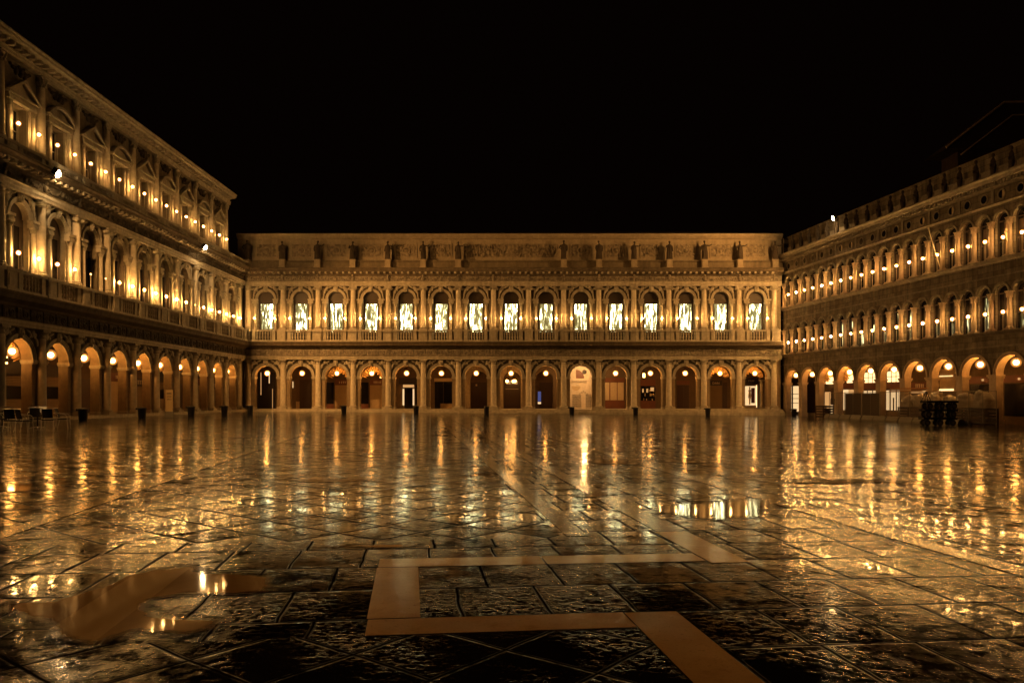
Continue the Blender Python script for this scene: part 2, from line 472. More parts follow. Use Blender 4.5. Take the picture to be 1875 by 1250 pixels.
def baluster(m, x, y, z0, z1, seg=8, w=1.0):
    h = z1-z0
    m.lathe([(.075*w,z0),(.075*w,z0+.08*h),(.04*w,z0+.12*h),(.085*w,z0+.34*h),(.05*w,z0+.5*h),(.07*w,z0+.56*h),(.05*w,z0+.62*h),(.085*w,z0+.78*h),(.04*w,z0+.9*h),(.07*w,z0+.94*h),(.07*w,z0+h)], x, y, seg)
def balustrade_bay(B, z0, z1, y0=-.78, y1=-.46, n=6, edge=.98):
    m = MB()
    m.box(0,B,y0-.02,y1+.02,z0,z0+.16)
    m.box(0,B,y0-.06,y1+.05,z1-.16,z1)
    for a in (.62, B-.98):
        m.box(a,a+.36,y0,y1,z0+.16,z1-.16)
    for k in range(n):
        baluster(m, edge+.14+(B-2*edge-.28)*k/(n-1), (y0+y1)/2, z0+.16, z1-.16, w=1.15)
    return m
def pedestal(z0, z1, w=.42, y0=-.82, y1=.0):
    m = MB(); m.box(-w-.04,w+.04,y0-.04,y1,z0,z0+.18); m.box(-w,w,y0,y1,z0+.18,z1-.17)
    m.box(-w+.12,w-.12,y0-.03,y0+.01,z0+.3,z1-.3); m.box(-w-.05,w+.05,y0-.05,y1,z1-.17,z1+.012)
    return m

Z_FLOOR = .43
def steps(root, x0, x1, depth):
    m = MB()
    m.box(x0, x1, -.62, depth, -.6, Z_FLOOR)
    m.box(x0, x1, -.95, -.62, -.6, Z_FLOOR-.15)
    m.box(x0, x1, -1.28, -.95, -.6, Z_FLOOR-.30)
    return m.build('steps', M['trim'], root)

def classical_two(root, nb, B, x0, x1, lit, seed, friezemat, cornmat):
    """the two lower orders shared by the far wing and the left palace: bays run from local x=0 to nb*B"""
    r = random.Random(seed)
    steps(root, x0, x1, 5.0)
    # ---- ground storey
    w = MB()
    for i in range(nb): w.archwall(i*B, (i+1)*B, Z_FLOOR, 5.6, i*B+B/2, 1.15, 3.78, Z_FLOOR, 0, .62)
    if x0 < 0: w.box(x0, 0, 0, .62, Z_FLOOR, 5.6)
    if x1 > nb*B: w.box(nb*B, x1, 0, .62, Z_FLOOR, 5.6)
    w.build('arcade_wall', M['pier'], root)
    cm = doric_meshes(.30, Z_FLOOR+.01, 5.57)
    for i in range(nb+1): column(root, cm, i*B, -.12)
    at = arch_trim(0, 3.78, 1.15, .30); 
    for s in (-1,1):   # impost mouldings round the piers
        at.box(min(s*1.12,s*1.55), max(s*1.12,s*1.55), -.10, .65, 3.55, 3.64); at.box(min(s*1.09,s*1.56), max(s*1.09,s*1.56), -.15, .67, 3.64, 3.78)
        at.box(min(s*1.12,s*1.52), max(s*1.12,s*1.52), -.05, .64, Z_FLOOR, Z_FLOOR+.22)
    am = at.mesh('arch_moulding', M['trim'])
    km = [head_block(.42, .62, .16, k).mesh('keystone', M['trim']) for k in range(2)]
    sm = [spandrel(1.45, 1.5, 1.72, k).mesh('spandrel_relief', M['trim']) for k in range(3)]
    sp = MB(); sp.prism([(-1.5,3.80),(-1.43,3.80)]+[(1.44*math.cos(PI-PI*k/16),3.80+1.44*math.sin(PI*k/16)) for k in range(1,16)]+[(1.43,3.80),(1.5,3.80),(1.5,5.55),(-1.5,5.55)][:0]+[(1.43,3.80),(1.5,3.80),(1.5,5.55),(-1.5,5.55)],-.012,.02); spm = sp.mesh('spandrel_panel', M['soot'])
    for i in range(nb):
        cx = i*B+B/2
        put('spandrel_panel', spm, root, (cx,0,0))
        put('arch_moulding', am, root, (cx,0,0)); put('keystone', km[i%2], root, (cx,0,4.93)); put('spandrel_relief', sm[r.randrange(3)], root, (cx,0,3.78))
    e = MB()
    e.profile([(.1,5.571),(-.38,5.571),(-.38,5.73),(-.42,5.75),(-.42,5.90),(-.47,5.95),(.1,5.975)], x0, x1)
    e.build('lower_architrave', M['trim'], root)
    e = MB(); e.profile([(.1,5.976),(-.36,5.976),(-.36,6.62),(.1,6.63)], x0, x1); e.build('lower_frieze', M[friezemat], root)
    e = MB(); e.profile([(.1,6.631),(-.37,6.631),(-.45,6.68),(-.52,6.80),(-.72,6.88),(-.95,6.98),(-.98,7.16),(-1.06,7.30),(-1.06,7.38),(.1,7.398)], x0, x1)
    e.build('lower_cornice', M[cornmat], root)
    f = MB(); n = int(round(nb*6)); st = B/6
    for k in range(n+1):
        x = k*st
        if k % 2 == 0:
            for q in (-.13,0,.13): f.box(x+q-.045,x+q+.045,-.43,-.35,6.0,6.60)
            f.box(x-.2,x+.2,-.44,-.35,6.54,6.62)
        else:
            f.ring(x, 6.29, .17, .23, -.41, -.35, 14, 0, 2*PI); f.ell((x,-.36,6.29),(.11,.07,.11))
    f.build('frieze_relief', M[friezemat], root)
    # ---- first storey
    w = MB()
    for i in range(nb): w.archwall(i*B, (i+1)*B, 7.398, 13.3, i*B+B/2, .84, 11.85, 7.40, 0, .6)
    if x0 < 0: w.box(x0, 0, 0, .6, 7.398, 13.3)
    if x1 > nb*B: w.box(nb*B, x1, 0, .6, 7.398, 13.3)
    w.build('upper_wall', M['stone'], root)
    cm = ionic_meshes(.28, 8.64, 13.2)
    pm = pedestal(7.40, 8.63).mesh('pedestal', M['trim'])
    for i in range(nb+1):
        column(root, cm, i*B, -.12); put('pedestal', pm, root, (i*B,0,0))
    at = arch_trim(0, 11.85, .84, .26)
    for s in (-1,1):
        at.box(min(s*.80,s*1.36), max(s*.80,s*1.36), -.30, .05, 11.40, 11.58); at.box(min(s*.78,s*1.48), max(s*.78,s*1.48), -.34, .05, 11.70, 11.85)
        at.box(min(s*.82,s*1.32), max(s*.82,s*1.32), -.26, .05, 11.58, 11.70)
    am = at.mesh('arch_moulding', M['trim'])
    sc = corinthian_meshes(.135, 7.42, 11.40, .3, 12)
    km = [head_block(.40, .60, .16, 5+k).mesh('keystone', M['trim']) for k in range(2)]
    sm = [spandrel(1.10, 1.5, 1.32, 9+k).mesh('spandrel_relief', M['trim']) for k in range(3)]
    bm_ = balustrade_bay(B, 7.40, 8.63).mesh('balustrade', M['trim'])
    wf = MB()
    for a in (-.84, .64): wf.box(a,a+.20,.30,.40,7.42,11.84)
    wf.box(-.64,.64,.30,.40,11.40,11.84); wf.box(-.02,.02,.32,.38,7.42,11.40) if not lit else None
    wf.prism([(.835*math.cos(PI*i/14), 11.84+.835*math.sin(PI*i/14)) for i in range(15)], .36, .39)
    if lit: wf.box(-.64,.64,.38,.43,7.42,8.52)
    wfm = wf.mesh('window_frame', M['frame'])
    wf2 = None
    pn = MB(); pn.box(-.64,.64,.40,.43,8.52 if lit else 7.42,11.40); pnm = pn.mesh('pane', M['curtain'] if lit else M['glass'])
    sp = MB(); sp.prism([(-1.5,11.87),(-1.08,11.87)]+[(1.09*math.cos(PI-PI*k/16),11.87+1.09*math.sin(PI*k/16)) for k in range(1,16)]+[(1.08,11.87),(1.5,11.87),(1.5,13.19),(-1.5,13.19)],-.012,.02); spm = sp.mesh('spandrel_panel', M['soot'])
    for i in range(nb):
        cx = i*B+B/2
        put('spandrel_panel', spm, root, (cx,0,0))
        put('arch_moulding', am, root, (cx,0,0)); put('keystone', km[i%2], root, (cx,0,12.62)); put('spandrel_relief', sm[r.randrange(3)], root, (cx,0,11.85))
        put('balustrade', bm_, root, (i*B,0,0))
        for s in (-1,1): column(root, sc, cx+s*1.06, -.16).name = 'small_column'
        wo = put('window', wfm, root, (cx,0,0)); put('pane', pnm, wo)
    e = MB()
    e.profile([(.1,13.201),(-.34,13.201),(-.34,13.38),(-.38,13.40),(-.38,13.60),(-.44,13.66),(.1,13.685)], x0, x1)
    e.build('upper_architrave', M['trim'], root)
    e = MB(); e.profile([(.1,13.686),(-.32,13.686),(-.32,14.22),(.1,14.225)], x0, x1); e.build('upper_frieze', M[friezemat], root)
    e = MB(); e.profile([(.1,14.226),(-.33,14.226),(-.40,14.28),(-.43,14.42),(-.55,14.48),(-.85,14.64),(-.90,14.82),(-1.02,14.93),(-1.02,15.0),(.1,15.02)], x0, x1)
    e.build('upper_cornice', M[cornmat], root)
    f = MB(); f.box(-.10,.10,-.82,-.42,14.44,14.61); fm = f.mesh('modillion', M['trim'])
    for k in range(nb*6): put('modillion', fm, root, ((k+.5)*B/6,0,0))
    f = MB()
    for i in range(nb*2):
        c = (i+.5)*B/2
        for q in range(9):
            u = (q-4)/4; f.ell((c+u*.72,-.34,14.10-.28*(1-u*u)+.05*r.random()),(.10,.08,.10),None,6,4)
        if i % 2: f.ell((c+B/4,-.38,13.95),(.16,.12,.25)); f.ell((c+B/4,-.44,14.25),(.13,.13,.13))
        else: f.ell((c+B/4,-.36,14.0),(.13,.10,.2))
    f.build('garland_relief', M[friezemat], root)

# ------------------------------------------------------------------ FAR WING
B = 3.647
fw = empty('palace_wing', (-27.45, 80.0, 0), 0, 'far two-storey palace wing closing the square, glowing curtains in its fifteen arched windows', 'building')
NB = 15; LX = NB*B
classical_two(fw, NB, B, -.85, LX+.75, True, 3, 'carved', 'soottrim')
# attic
a = MB()
a.profile([(.9,15.9),(.25,15.901),(.25,18.12),(.10,18.18),(-.12,18.38),(-.20,18.56),(-.20,18.66),(.9,18.70)], -1.2, LX+.9)
a.build('attic', M['attic'], fw)
a = MB(); a.profile([(.9,15.02),(-.15,15.02),(-.15,15.70),(-.26,15.76),(-.26,15.88),(.9,15.899)], -1.2, LX+.9); a.build('attic_plinth', M['plinth'], fw)
for i in range(NB):
    cx = i*B+B/2
    if i in (6,7,8): continue
    rp = MB(); fr = MB()
    for q0,q1,z0,z1 in ((-1.10,1.10,16.24,16.32),(-1.10,1.10,17.62,17.70),(-1.10,-1.02,16.32,17.62),(1.02,1.10,16.32,17.62)): fr.box(cx+q0,cx+q1,.17,.27,z0,z1)
    rp.box(cx-1.02,cx+1.02,.215,.26,16.32,17.62)
    fr.ring(cx,16.97,.30,.40,.12,.26,18,0,2*PI); rp.ell((cx,.20,16.97),(.24,.1,.26))
    for k in range(26):
        x = rnd.uniform(-.95,.95); z = rnd.uniform(-.55,.55)
        if abs(x)+abs(z)*.6 > .46: rp.ell((cx+x,.2,16.97+z),(rnd.uniform(.06,.13),.07,rnd.uniform(.05,.1)),Matrix.Rotation(rnd.uniform(0,3),3,'Y'),6,4)
    pf = rp.build('relief_panel', M['atticrelief'], fw); fr.build('panel_frame', M['attic'], pf)
rp = MB()
cx0, cx1 = 6*B+.55, 9*B-.55
rp.box(cx0,cx1,.222,.26,16.28,17.66)
for k in range(150):
    x = rnd.uniform(cx0+.1,cx1-.1); 
    if abs(x-(cx0+cx1)/2) < .55: continue
    z = rnd.uniform(16.4,17.5); rp.ell((x,.2,z),(rnd.uniform(.05,.1),.10,rnd.uniform(.1,.3)),Matrix.Rotation(rnd.uniform(-.5,.5),3,'Y'),6,4)
rp.build('figure_relief', M['atticrelief'], fw)
pd = MB(); pd.box(-.34,.34,-.72,-.15,15.02,15.16); pd.box(-.28,.28,-.66,-.15,15.16,15.80); pd.box(-.33,.33,-.70,-.15,15.80,15.905)
pdm = pd.mesh('statue_pedestal', M['attic'])
STAT = [0,1,2,3,4,5,6,9,10,11,12,13,14,15]
for k in STAT: put('statue_pedestal', pdm, fw, (k*B,0,0))
rf = MB(); rf.profile([(.9,18.6),(.9,18.7),(6,20.2),(12,18.6)], -1.2, LX+.9); rf.build('roof', M['tile'], fw)
# arcade interior
def arcade_shell(root, x0, x1, depth, zc, floor, mat='inner', wallmat='inner'):
    m = MB(); m.box(x0,x1,depth,depth+.3,floor,zc); m.build('arcade_back_wall', M[wallmat], root)
    m = MB(); m.box(x0,x1,.63,depth,zc,zc+.15); m.build('arcade_ceiling', M[mat], root)
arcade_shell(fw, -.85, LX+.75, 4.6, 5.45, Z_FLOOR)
YB = 4.6
def bb(x0,x1,z0,z1,d=.06,back=.0): 
    m = MB(); m.box(x0,x1,YB-d,YB-back-.002,z0,z1); return m
def strokes(m, x0, x1, z0, z1, n, y, seed):
    r = random.Random(seed)
    for k in range(n):
        x = x0+(x1-x0)*(k+.5)/n; w = (x1-x0)/n*.16
        m.box(x-w,x+w,y-.02,y,z0,z1)
        if r.random() < .6: m.box(x-w*2.4,x+w*2.4,y-.018,y,z1-.05,z1-.005)
def text(s, loc, size, mat, parent, rz=0, name='sign_lettering'):
    c = bpy.data.curves.new(name, 'FONT'); c.body = s; c.size = size; c.extrude = .008; c.align_x = 'CENTER'; c.align_y = 'CENTER'; c.resolution_u = 2
    o = bpy.data.objects.new(name, c); COL.objects.link(o); c.materials.append(mat)
    dg = bpy.context.evaluated_depsgraph_get(); dg.update()
    me = bpy.data.meshes.new_from_object(o.evaluated_get(dg)); bpy.data.objects.remove(o)
    o = put(name, me, parent, loc); o.rotation_euler = (R(90), 0, rz)
    return o
ZF = Z_FLOOR
def shopfront(i, cx, root):
    """what stands behind each arch of the far wing"""
    def P(name, mat, *boxes, parent=None, d=.06):
        m = MB()
        for b in boxes: m.box(cx+b[0],cx+b[1],YB-(b[4] if len(b)>4 else d),YB-.003,b[2],b[3])
        return m.build(name, M[mat], parent or root)
    def door(x0,x1,z1,mat='wood',panels=2):
        fr = P('door', mat, (x0,x1,ZF,z1,.05)); m = MB(); w=(x1-x0)/panels
        for k in range(panels):
            m.box(cx+x0+k*w+.05,cx+x0+(k+1)*w-.05,YB-.085,YB-.051,ZF+.15,ZF+1.1); m.box(cx+x0+k*w+.05,cx+x0+(k+1)*w-.05,YB-.085,YB-.051,ZF+1.2,z1-.15)
        m.build('door_panels', M[mat], fr); return fr
    if i == 0:
        P('shop_door','signdark',(-.9,1.0,ZF,4.4)); P('lit_door_edge','shopwhite',(.28,.36,3.2,4.5,.1)); P('lit_door_edge','shopwarm',(-.62,-.56,1.9,4.4,.1),(.66,.70,ZF,2.6,.1))
        P('wall_panel','blind',(-.55,.1,ZF,2.4,.04))
    elif i == 1:
        door(-.2,1.1,3.6,'wood',2); P('lit_door_edge','shopwhite',(-.96,-.90,2.7,3.4,.1)); P('blind','blind',(-.6,-.2,ZF,1.2,.05))
    elif i in (2,3):
        s = P('shop_shutter','shutter',(-.15,1.2,ZF,3.0)); f = P('shop_fascia','redwood',(-.15,1.25,3.02,3.6,.12))
        m = MB(); strokes(m,cx+.25,cx+1.1,3.18,3.42,4 if i==2 else 6,YB-.12,i); m.build('sign_lettering', M['letters'], f)
        P('shop_window','glass',(-1.2,-.3,ZF+.5,3.3)); P('shop_plinth','redwood',(-1.2,-.3,ZF,ZF+.5,.1))
    elif i == 4:
        P('shop_door','glass',(-.2,.7,ZF,2.75,.08)); P('lit_door_surround','shopwarm',(-.36,.86,2.75,3.05,.06)); P('lit_door_surround','shopwhite',(-.40,-.22,ZF+.35,2.6,.07),(.72,.88,ZF+.35,2.6,.07))
        P('shop_window','glass',(1.0,1.4,ZF+.4,3.0)); P('fascia','signdark',(-.8,1.4,3.1,3.8))
    elif i == 5:
        P('shop_window','glass',(-.7,1.2,ZF,3.35)); P('lintel','blind',(-.75,1.25,3.4,3.75,.12)); P('shop_plinth','shutter',(-.1,1.2,ZF,ZF+.55,.1)); P('mullion','frame',(.22,.28,ZF,3.35,.1))
    elif i in (6,7,8):
        m = MB(); m.archwall(cx-1.5,cx+1.5,ZF,5.44,cx+(.35 if i==6 else .1 if i==7 else -.25),.95,3.55,ZF,YB-1.1,YB-.02); m.build('inner_arch', M['inner'] if i==8 else M['pier'], root)
        door(-.75,1.2,3.3,'wood',3 if i!=7 else 2)
        if i == 6: P('notice','letters',(-.05,.12,2.9,3.1,.12))
        if i == 7: P('lit_transom','shopwarm',(-.5,.7,3.1,3.5,.12)); P('door_bar','trim',(-.6,.8,2.55,2.6,.14))
        if i == 8: P('blue_lit_window','bluelight',(-.9,-.55,1.2,2.3,.09)); P('lit_door_edge','shopwhite',(-.9,-.55,ZF+.5,1.15,.09))
    elif i == 9:
        hl = bpy.data.lights.new('hall_lamp', 'POINT'); hl.energy = 420; hl.color = (1,.55,.2); hl.shadow_soft_size = .2; ho = bpy.data.objects.new('hall_lamp', hl); COL.objects.link(ho); ho.parent = root; ho.location = (cx+.2,1.9,4.9)
        w = P('pale_inner_wall','innerpale',(-1.5,1.5,ZF,5.43))
        m = MB(); m.prism([(cx-.55+1.0*math.cos(PI*k/16)*.9,3.75+.95*math.sin(PI*k/16)) for k in range(9)]+[(cx-.55,3.75)],YB-.1,YB-.065); m.build('lunette_shutter', M['redwood'], w)
        m = MB(); m.ring(cx+.38,4.45,.17,.25,YB-.13,YB-.064,14,0,2*PI); m.ell((cx+.38,YB-.07,4.45),(.18,.03,.18)); m.build('round_window', M['frame'], w)
        m = MB(); m.box(cx-1.4,cx+.55,YB-.2,YB-.061,3.35,3.45); m.box(cx-1.4,cx+.6,YB-.24,YB-.061,3.5,3.62); m.box(cx+.75,cx+.95,YB-.2,YB-.061,ZF,5.3); m.build('wall_cornice', M['innerpale'], w)
        m = MB(); m.ring(cx-.55,2.9,.0,.5,YB-.08,YB-.061,14,PI,2*PI); m.build('wall_recess', M['blind'], w)
        g = MB()
        for s in (-1,1):
            for k in range(9):
                x = cx+s*(.28+.11*k); g.tube([(x,1.6,ZF+.1),(x,1.6,ZF+1.55)],.012,5)
            g.tube([(cx+s*.22,1.6,ZF+.12),(cx+s*1.15,1.6,ZF+.12)],.02,5); g.tube([(cx+s*.22,1.6,ZF+1.5),(cx+s*1.15,1.6,ZF+1.5)],.02,5)
            for k in range(7):
                for j in range(6):
                    g.ring(cx+s*(.3+.13*k),ZF+.3+.2*j,.05,.075,1.585,1.615,8,0,2*PI)
        for k in range(5): g.ring(cx-.4+.2*k,ZF+1.6+.12*(2-abs(k-2)),.06,.085,1.585,1.615,8,0,2*PI)
        g.build('iron_gate', M['iron'], root)
    elif i == 10:
        P('shop_blind','blind',(-1.2,-.72,1.35,3.3),(-.62,.10,1.35,3.3),(.18,.85,1.35,3.3)); P('shop_frame','redwood',(-1.25,.95,ZF,1.32,.05),(-1.25,.95,3.33,3.8,.1),(-.72,-.62,1.32,3.33,.07),(.1,.18,1.32,3.33,.07))
    elif i == 11:
        w = P('shop_window','glass',(-1.1,.45,1.3,2.9)); P('shop_frame','redwood',(-1.15,.5,ZF,1.28,.05),(-1.15,.5,2.92,3.6,.1))
        m = MB()
        for k in range(16):
            x = cx-1.0+rnd.random()*1.35; z = 1.35+rnd.choice((0,.45,.9)); m.box(x,x+.1,YB-.1,YB-.065,z,z+rnd.uniform(.12,.32))
        m.build('shop_display', M['blind'], w); P('lit_card','shopwarm',(-.05,.33,2.35,2.75,.1),(-.95,-.8,2.2,2.6,.1),(-.5,-.3,2.2,2.6,.1),parent=w)
    elif i == 12:
        door(-.95,.35,3.0,'wood',2); P('lintel','redwood',(-1.0,.4,3.05,3.5,.1))
    elif i == 13:
        P('shop_shutter','shutterdk',(-1.2,.12,ZF,2.95)); f = P('shop_fascia','signdark',(-1.25,.15,2.97,3.5,.12)); text('DAN',(cx-.55,YB-.135,3.2),.36,M['letters'],f)
        P('door','wood',(.2,.7,ZF,3.3))
    elif i == 14:
        w = P('shop_window','shopwhite',(-1.2,.05,ZF+.35,2.9,.05)); f = P('shop_fascia','signdark',(-1.25,.25,3.15,3.75,.14)); text('PARF',(cx-.5,YB-.155,3.45),.30,M['letters'],f)
        m = MB(); x = cx-.72
        m.lathe([(.07,ZF+.45),(.09,ZF+.9),(.10,ZF+1.2),(.17,ZF+1.35),(.14,ZF+1.6),(.10,ZF+1.75),(.17,ZF+2.0),(.06,ZF+2.1),(.06,ZF+2.15),(.09,ZF+2.25),(.08,ZF+2.36),(.02,ZF+2.42)],x,YB-.25,10); m.build('mannequin', M['blind'], w)
        m = MB(); m.lathe([(.20,ZF+1.15),(.17,ZF+1.35),(.13,ZF+1.5)],x,YB-.25,10); m.build('mannequin_skirt', M['letters'], w)
        P('display_backing','redwood',(-.5,-.1,ZF+.6,2.7,.06),parent=w); P('shop_plinth','blind',(-1.2,.05,ZF,ZF+.33,.1)); P('lit_door_edge','lunette',(.05,.12,ZF+.1,3.0,.12))
        column(root, doric_meshes(.2, ZF, 3.6), cx+.45, 3.9).name = 'inner_column'
for i in range(NB): shopfront(i, i*B+B/2+.055*(i*B+B/2-27.45), fw)
m = MB(); m.box(LX+.5,LX+.75,.62,4.6,Z_FLOOR,5.45); m.build('end_wall', M['inner'], fw)
dm = drapery_mesh(1.15, 3.70, 1.3).mesh('drapery', M['fabric'])
for i in (2,3,13,14): put('drapery', dm, fw, (i*B+B/2,0,0))
# scaffold like handrails and thin wires along the balcony of the far wing
m = MB()
for a,b in ((1.15,5.6),(9.0,13.2)):
    for z in (8.78,8.35): m.tube([(a*B,-1.0,z),(b*B,-1.0,z)],.028,5)
    x = a*B
    while x <= b*B: m.tube([(x,-1.0,7.4),(x,-1.0,8.8)],.025,5); x += B/2
m.build('balcony_handrail', M['galv'], fw)
# ------------------------------------------------------------------ LEFT PALACE (faces +X): local x runs away from the camera, local y into the building
BL = 3.66; NL = 15; LYO = 78.4-NL*BL
lp = empty('three_storey_palace', (-28.0, LYO, 0), R(90), 'tall three-storey palace along the left side with pedimented top windows and a deep cornice', 'building')
classical_two(lp, NL, BL, -.6, NL*BL+1.5, False, 11, 'soot', 'soottrim')
XE = 75.1-LYO           # end of the third storey
m = MB(); m.box(-.6, XE, .0, .5, 14.6, 15.0); 
# third storey
n3 = NL-1
w = MB()
for i in range(n3): w.rectwall(i*BL, (i+1)*BL, 15.015, 20.6, i*BL+BL/2-.66, i*BL+BL/2+.66, 15.05, 18.1, 0, .62)
w.box(n3*BL, XE, 0, .62, 15.015, 20.6); w.box(-.6,0,0,.62,15.015,20.6)
w.box(XE-.4,XE,.62,9,15.015,20.6)
w.build('top_wall', M['stone'], lp)
cm = corinthian_meshes(.27, 15.62, 20.5, .62)
pm = pedestal(14.62, 15.6, .42, -.82, 0).mesh('pedestal', M['trim'])
for i in range(n3+1):
    column(lp, cm, i*BL, -.1); put('pedestal', pm, lp, (i*BL,0,.0))
bm_ = balustrade_bay(BL, 14.62+.4, 15.6, n=6).mesh('balustrade', M['trim'])
m = MB(); m.box(-.6, NL*BL+1.5, -.86, -.42, 15.015, 15.03); m.build('balcony_kerb', M['trim'], lp)
wf = MB(); 
for s in (-1,1): wf.box(min(s*.66,s*.92),max(s*.66,s*.92),-.10,.02,15.05,18.1); wf.box(min(s*.60,s*.66),max(s*.60,s*.66),.45,.55,15.05,18.1)
wf.box(-.6,.6,.45,.55,18.0,18.1); wf.box(-.02,.02,.47,.53,15.05,18.0); wf.box(-.6,.6,.47,.53,16.8,16.86)
wfm = wf.mesh('window_frame', M['trim'])
pn = MB(); pn.box(-.6,.6,.56,.58,15.05,18.1); pnm = pn.mesh('pane', M['glass'])
sc = corinthian_meshes(.125, 15.05, 18.15, .34, 12)
def pediment(round_):
    p = MB()
    p.box(-1.28,1.28,-.30,.02,18.16,18.34); p.box(-1.36,1.36,-.38,.02,18.50,18.62); p.box(-1.24,1.24,-.24,.02,18.34,18.50)
    if round_:
        rr = 1.62; cz = 18.62-math.sqrt(rr*rr-1.36**2); a = math.asin(1.36/rr)
        p.ring(0,cz,rr-.14,rr+.03,-.42,.02,16,PI/2-a,PI/2+a)
        p.prism([(rr*.92*math.sin(-a+2*a*k/12), max(18.62,cz+rr*.92*math.cos(-a+2*a*k/12))) for k in range(13)][::-1], -.12,.02)
    else:
        p.prism([(-1.42,18.62),(0,19.62),(0,19.44),(-1.15,18.62)],-.42,.02); p.prism([(1.42,18.62),(1.15,18.62),(0,19.44),(0,19.62)],-.42,.02)
        p.prism([(-1.2,18.62),(1.2,18.62),(0,19.46)],-.12,.02)
    return p.mesh('pediment', M['trim'])
peds = [pediment(True), pediment(False)]
orn = MB()
orn.ell((0,-.1,20.02),(.22,.16,.3)); 
for s in (-1,1):
    orn.ell((s*.38,-.08,19.98),(.14,.12,.26)); orn.ell((s*.62,-.06,20.1),(.15,.1,.12)); orn.ell((s*.2,-.12,20.25),(.1,.1,.1)); orn.ell((s*.85,-.05,20.22),(.12,.08,.1))
ornm = orn.mesh('carved_ornament', M['soot'])
for i in range(n3):
    cx = i*BL+BL/2
    put('balustrade', bm_, lp, (i*BL,0,0))
    wo = put('window', wfm, lp, (cx,0,0)); put('pane', pnm, wo)
    for s in (-1,1): column(lp, sc, cx+s*1.06, -.14).name = 'small_column'
    put('pediment', peds[(n3-1-i) % 2 == 0], lp, (cx,0,0)); put('carved_ornament', ornm, lp, (cx,0,0))
m = MB(); m.box(n3*BL,NL*BL+1.5,-.84,-.40,15.44,15.6); m.box(n3*BL,NL*BL+1.5,-.82,-.42,15.0,15.14)
for k in range(14): baluster(m, n3*BL+.75+.22*k+(.3 if k>6 else 0), -.62, 15.14, 15.44, w=1.1)
m.build('corner_balustrade', M['trim'], lp)
e = MB()
e.profile([(.62,20.501),(-.34,20.501),(-.34,20.62),(-.38,20.64),(-.38,20.78),(-.42,20.82),(-.30,20.84),(-.30,21.02),(-.46,21.10),(-.80,21.16),(-.92,21.22),(-.94,21.34),(-1.0,21.42),(-1.0,21.5),(9,21.55),(9,20.501)], -.6, XE+.35)
e.build('crowning_cornice', M['trim'], lp)
f = MB(); f.box(-.11,.11,-.76,-.34,20.90,21.10); fm = f.mesh('cornice_bracket', M['trim'])
for k in range(n3*6): put('cornice_bracket', fm, lp, ((k+.5)*BL/6,0,0))
m = MB(); m.profile([(0,21.56),(6,23.2),(12,21.56)],-.6,XE); m.build('roof', M['tile'], lp)
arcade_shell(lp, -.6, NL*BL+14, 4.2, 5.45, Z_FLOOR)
YB = 4.2
for i in range(NL):
    cx = i*BL+BL/2; j = NL-1-i; cx += 4.0*(LYO+cx)/28.0           # j counts from the far corner
    def P(name, mat, *boxes, parent=None, d=.06):
        m = MB()
        for b in boxes: m.box(cx+b[0],cx+b[1],YB-(b[4] if len(b)>4 else d),YB-.003,b[2],b[3])
        return m.build(name, M[mat], parent or lp)
    v = j % 4
    if j == 9 or v == 0:
        P('shop_shutter','shutterdk',(-1.2,1.2,ZF,1.5),(-1.2,1.2,2.35,3.0)); P('shop_window','glass',(-1.2,1.2,1.5,2.35,.05)); P('shop_fascia','signdark',(-1.25,1.25,3.05,3.9,.12))
    elif v == 1:
        P('shop_shutter','shutterdk',(-1.25,1.0,ZF,2.55)); f = P('shop_fascia','signdark',(-1.25,1.2,2.6,3.25,.12)); m = MB(); strokes(m,cx-.9,cx+.9,2.75,3.1,5,YB-.12,i); m.build('sign_lettering', M['letters'], f)
    elif v == 2:
        P('shop_shutter','shutter',(-1.3,1.3,ZF,2.9)); f = P('shop_fascia','redwood',(-1.35,1.35,2.95,3.6,.12)); m = MB(); strokes(m,cx-.3,cx+.7,3.15,3.4,5,YB-.12,i); m.build('sign_lettering', M['letters'], f)
        if j == 10: P('lit_sign','shopwhite',(-1.0,-.2,3.75,3.9,.2),(-1.0,-.2,3.98,4.1,.2))
    else:
        P('shop_door','wood',(-.9,.6,ZF,3.0)); P('lit_notice','shopwarm',(.7,1.0,2.6,3.1,.1)); P('shop_window','glass',(-1.5,-.95,ZF+.4,3.2))
dm = drapery_mesh(1.15, 3.70, 1.3).mesh('drapery', M['fabric'])
dm = drapery_mesh(1.15, 3.70, .70).mesh('drapery', M['fabric'])
for j in (0,1,2,4,5,9): put('drapery', dm, lp, ((NL-1-j)*BL+BL/2,0,0))
# dark upright tube in the corner between the two fronts
m = MB(); m.tube([(NL*BL+1.1,-.25,.4),(NL*BL+1.1,-.25,14.5)],.09,8); m.build('corner_tube', M['iron'], lp)

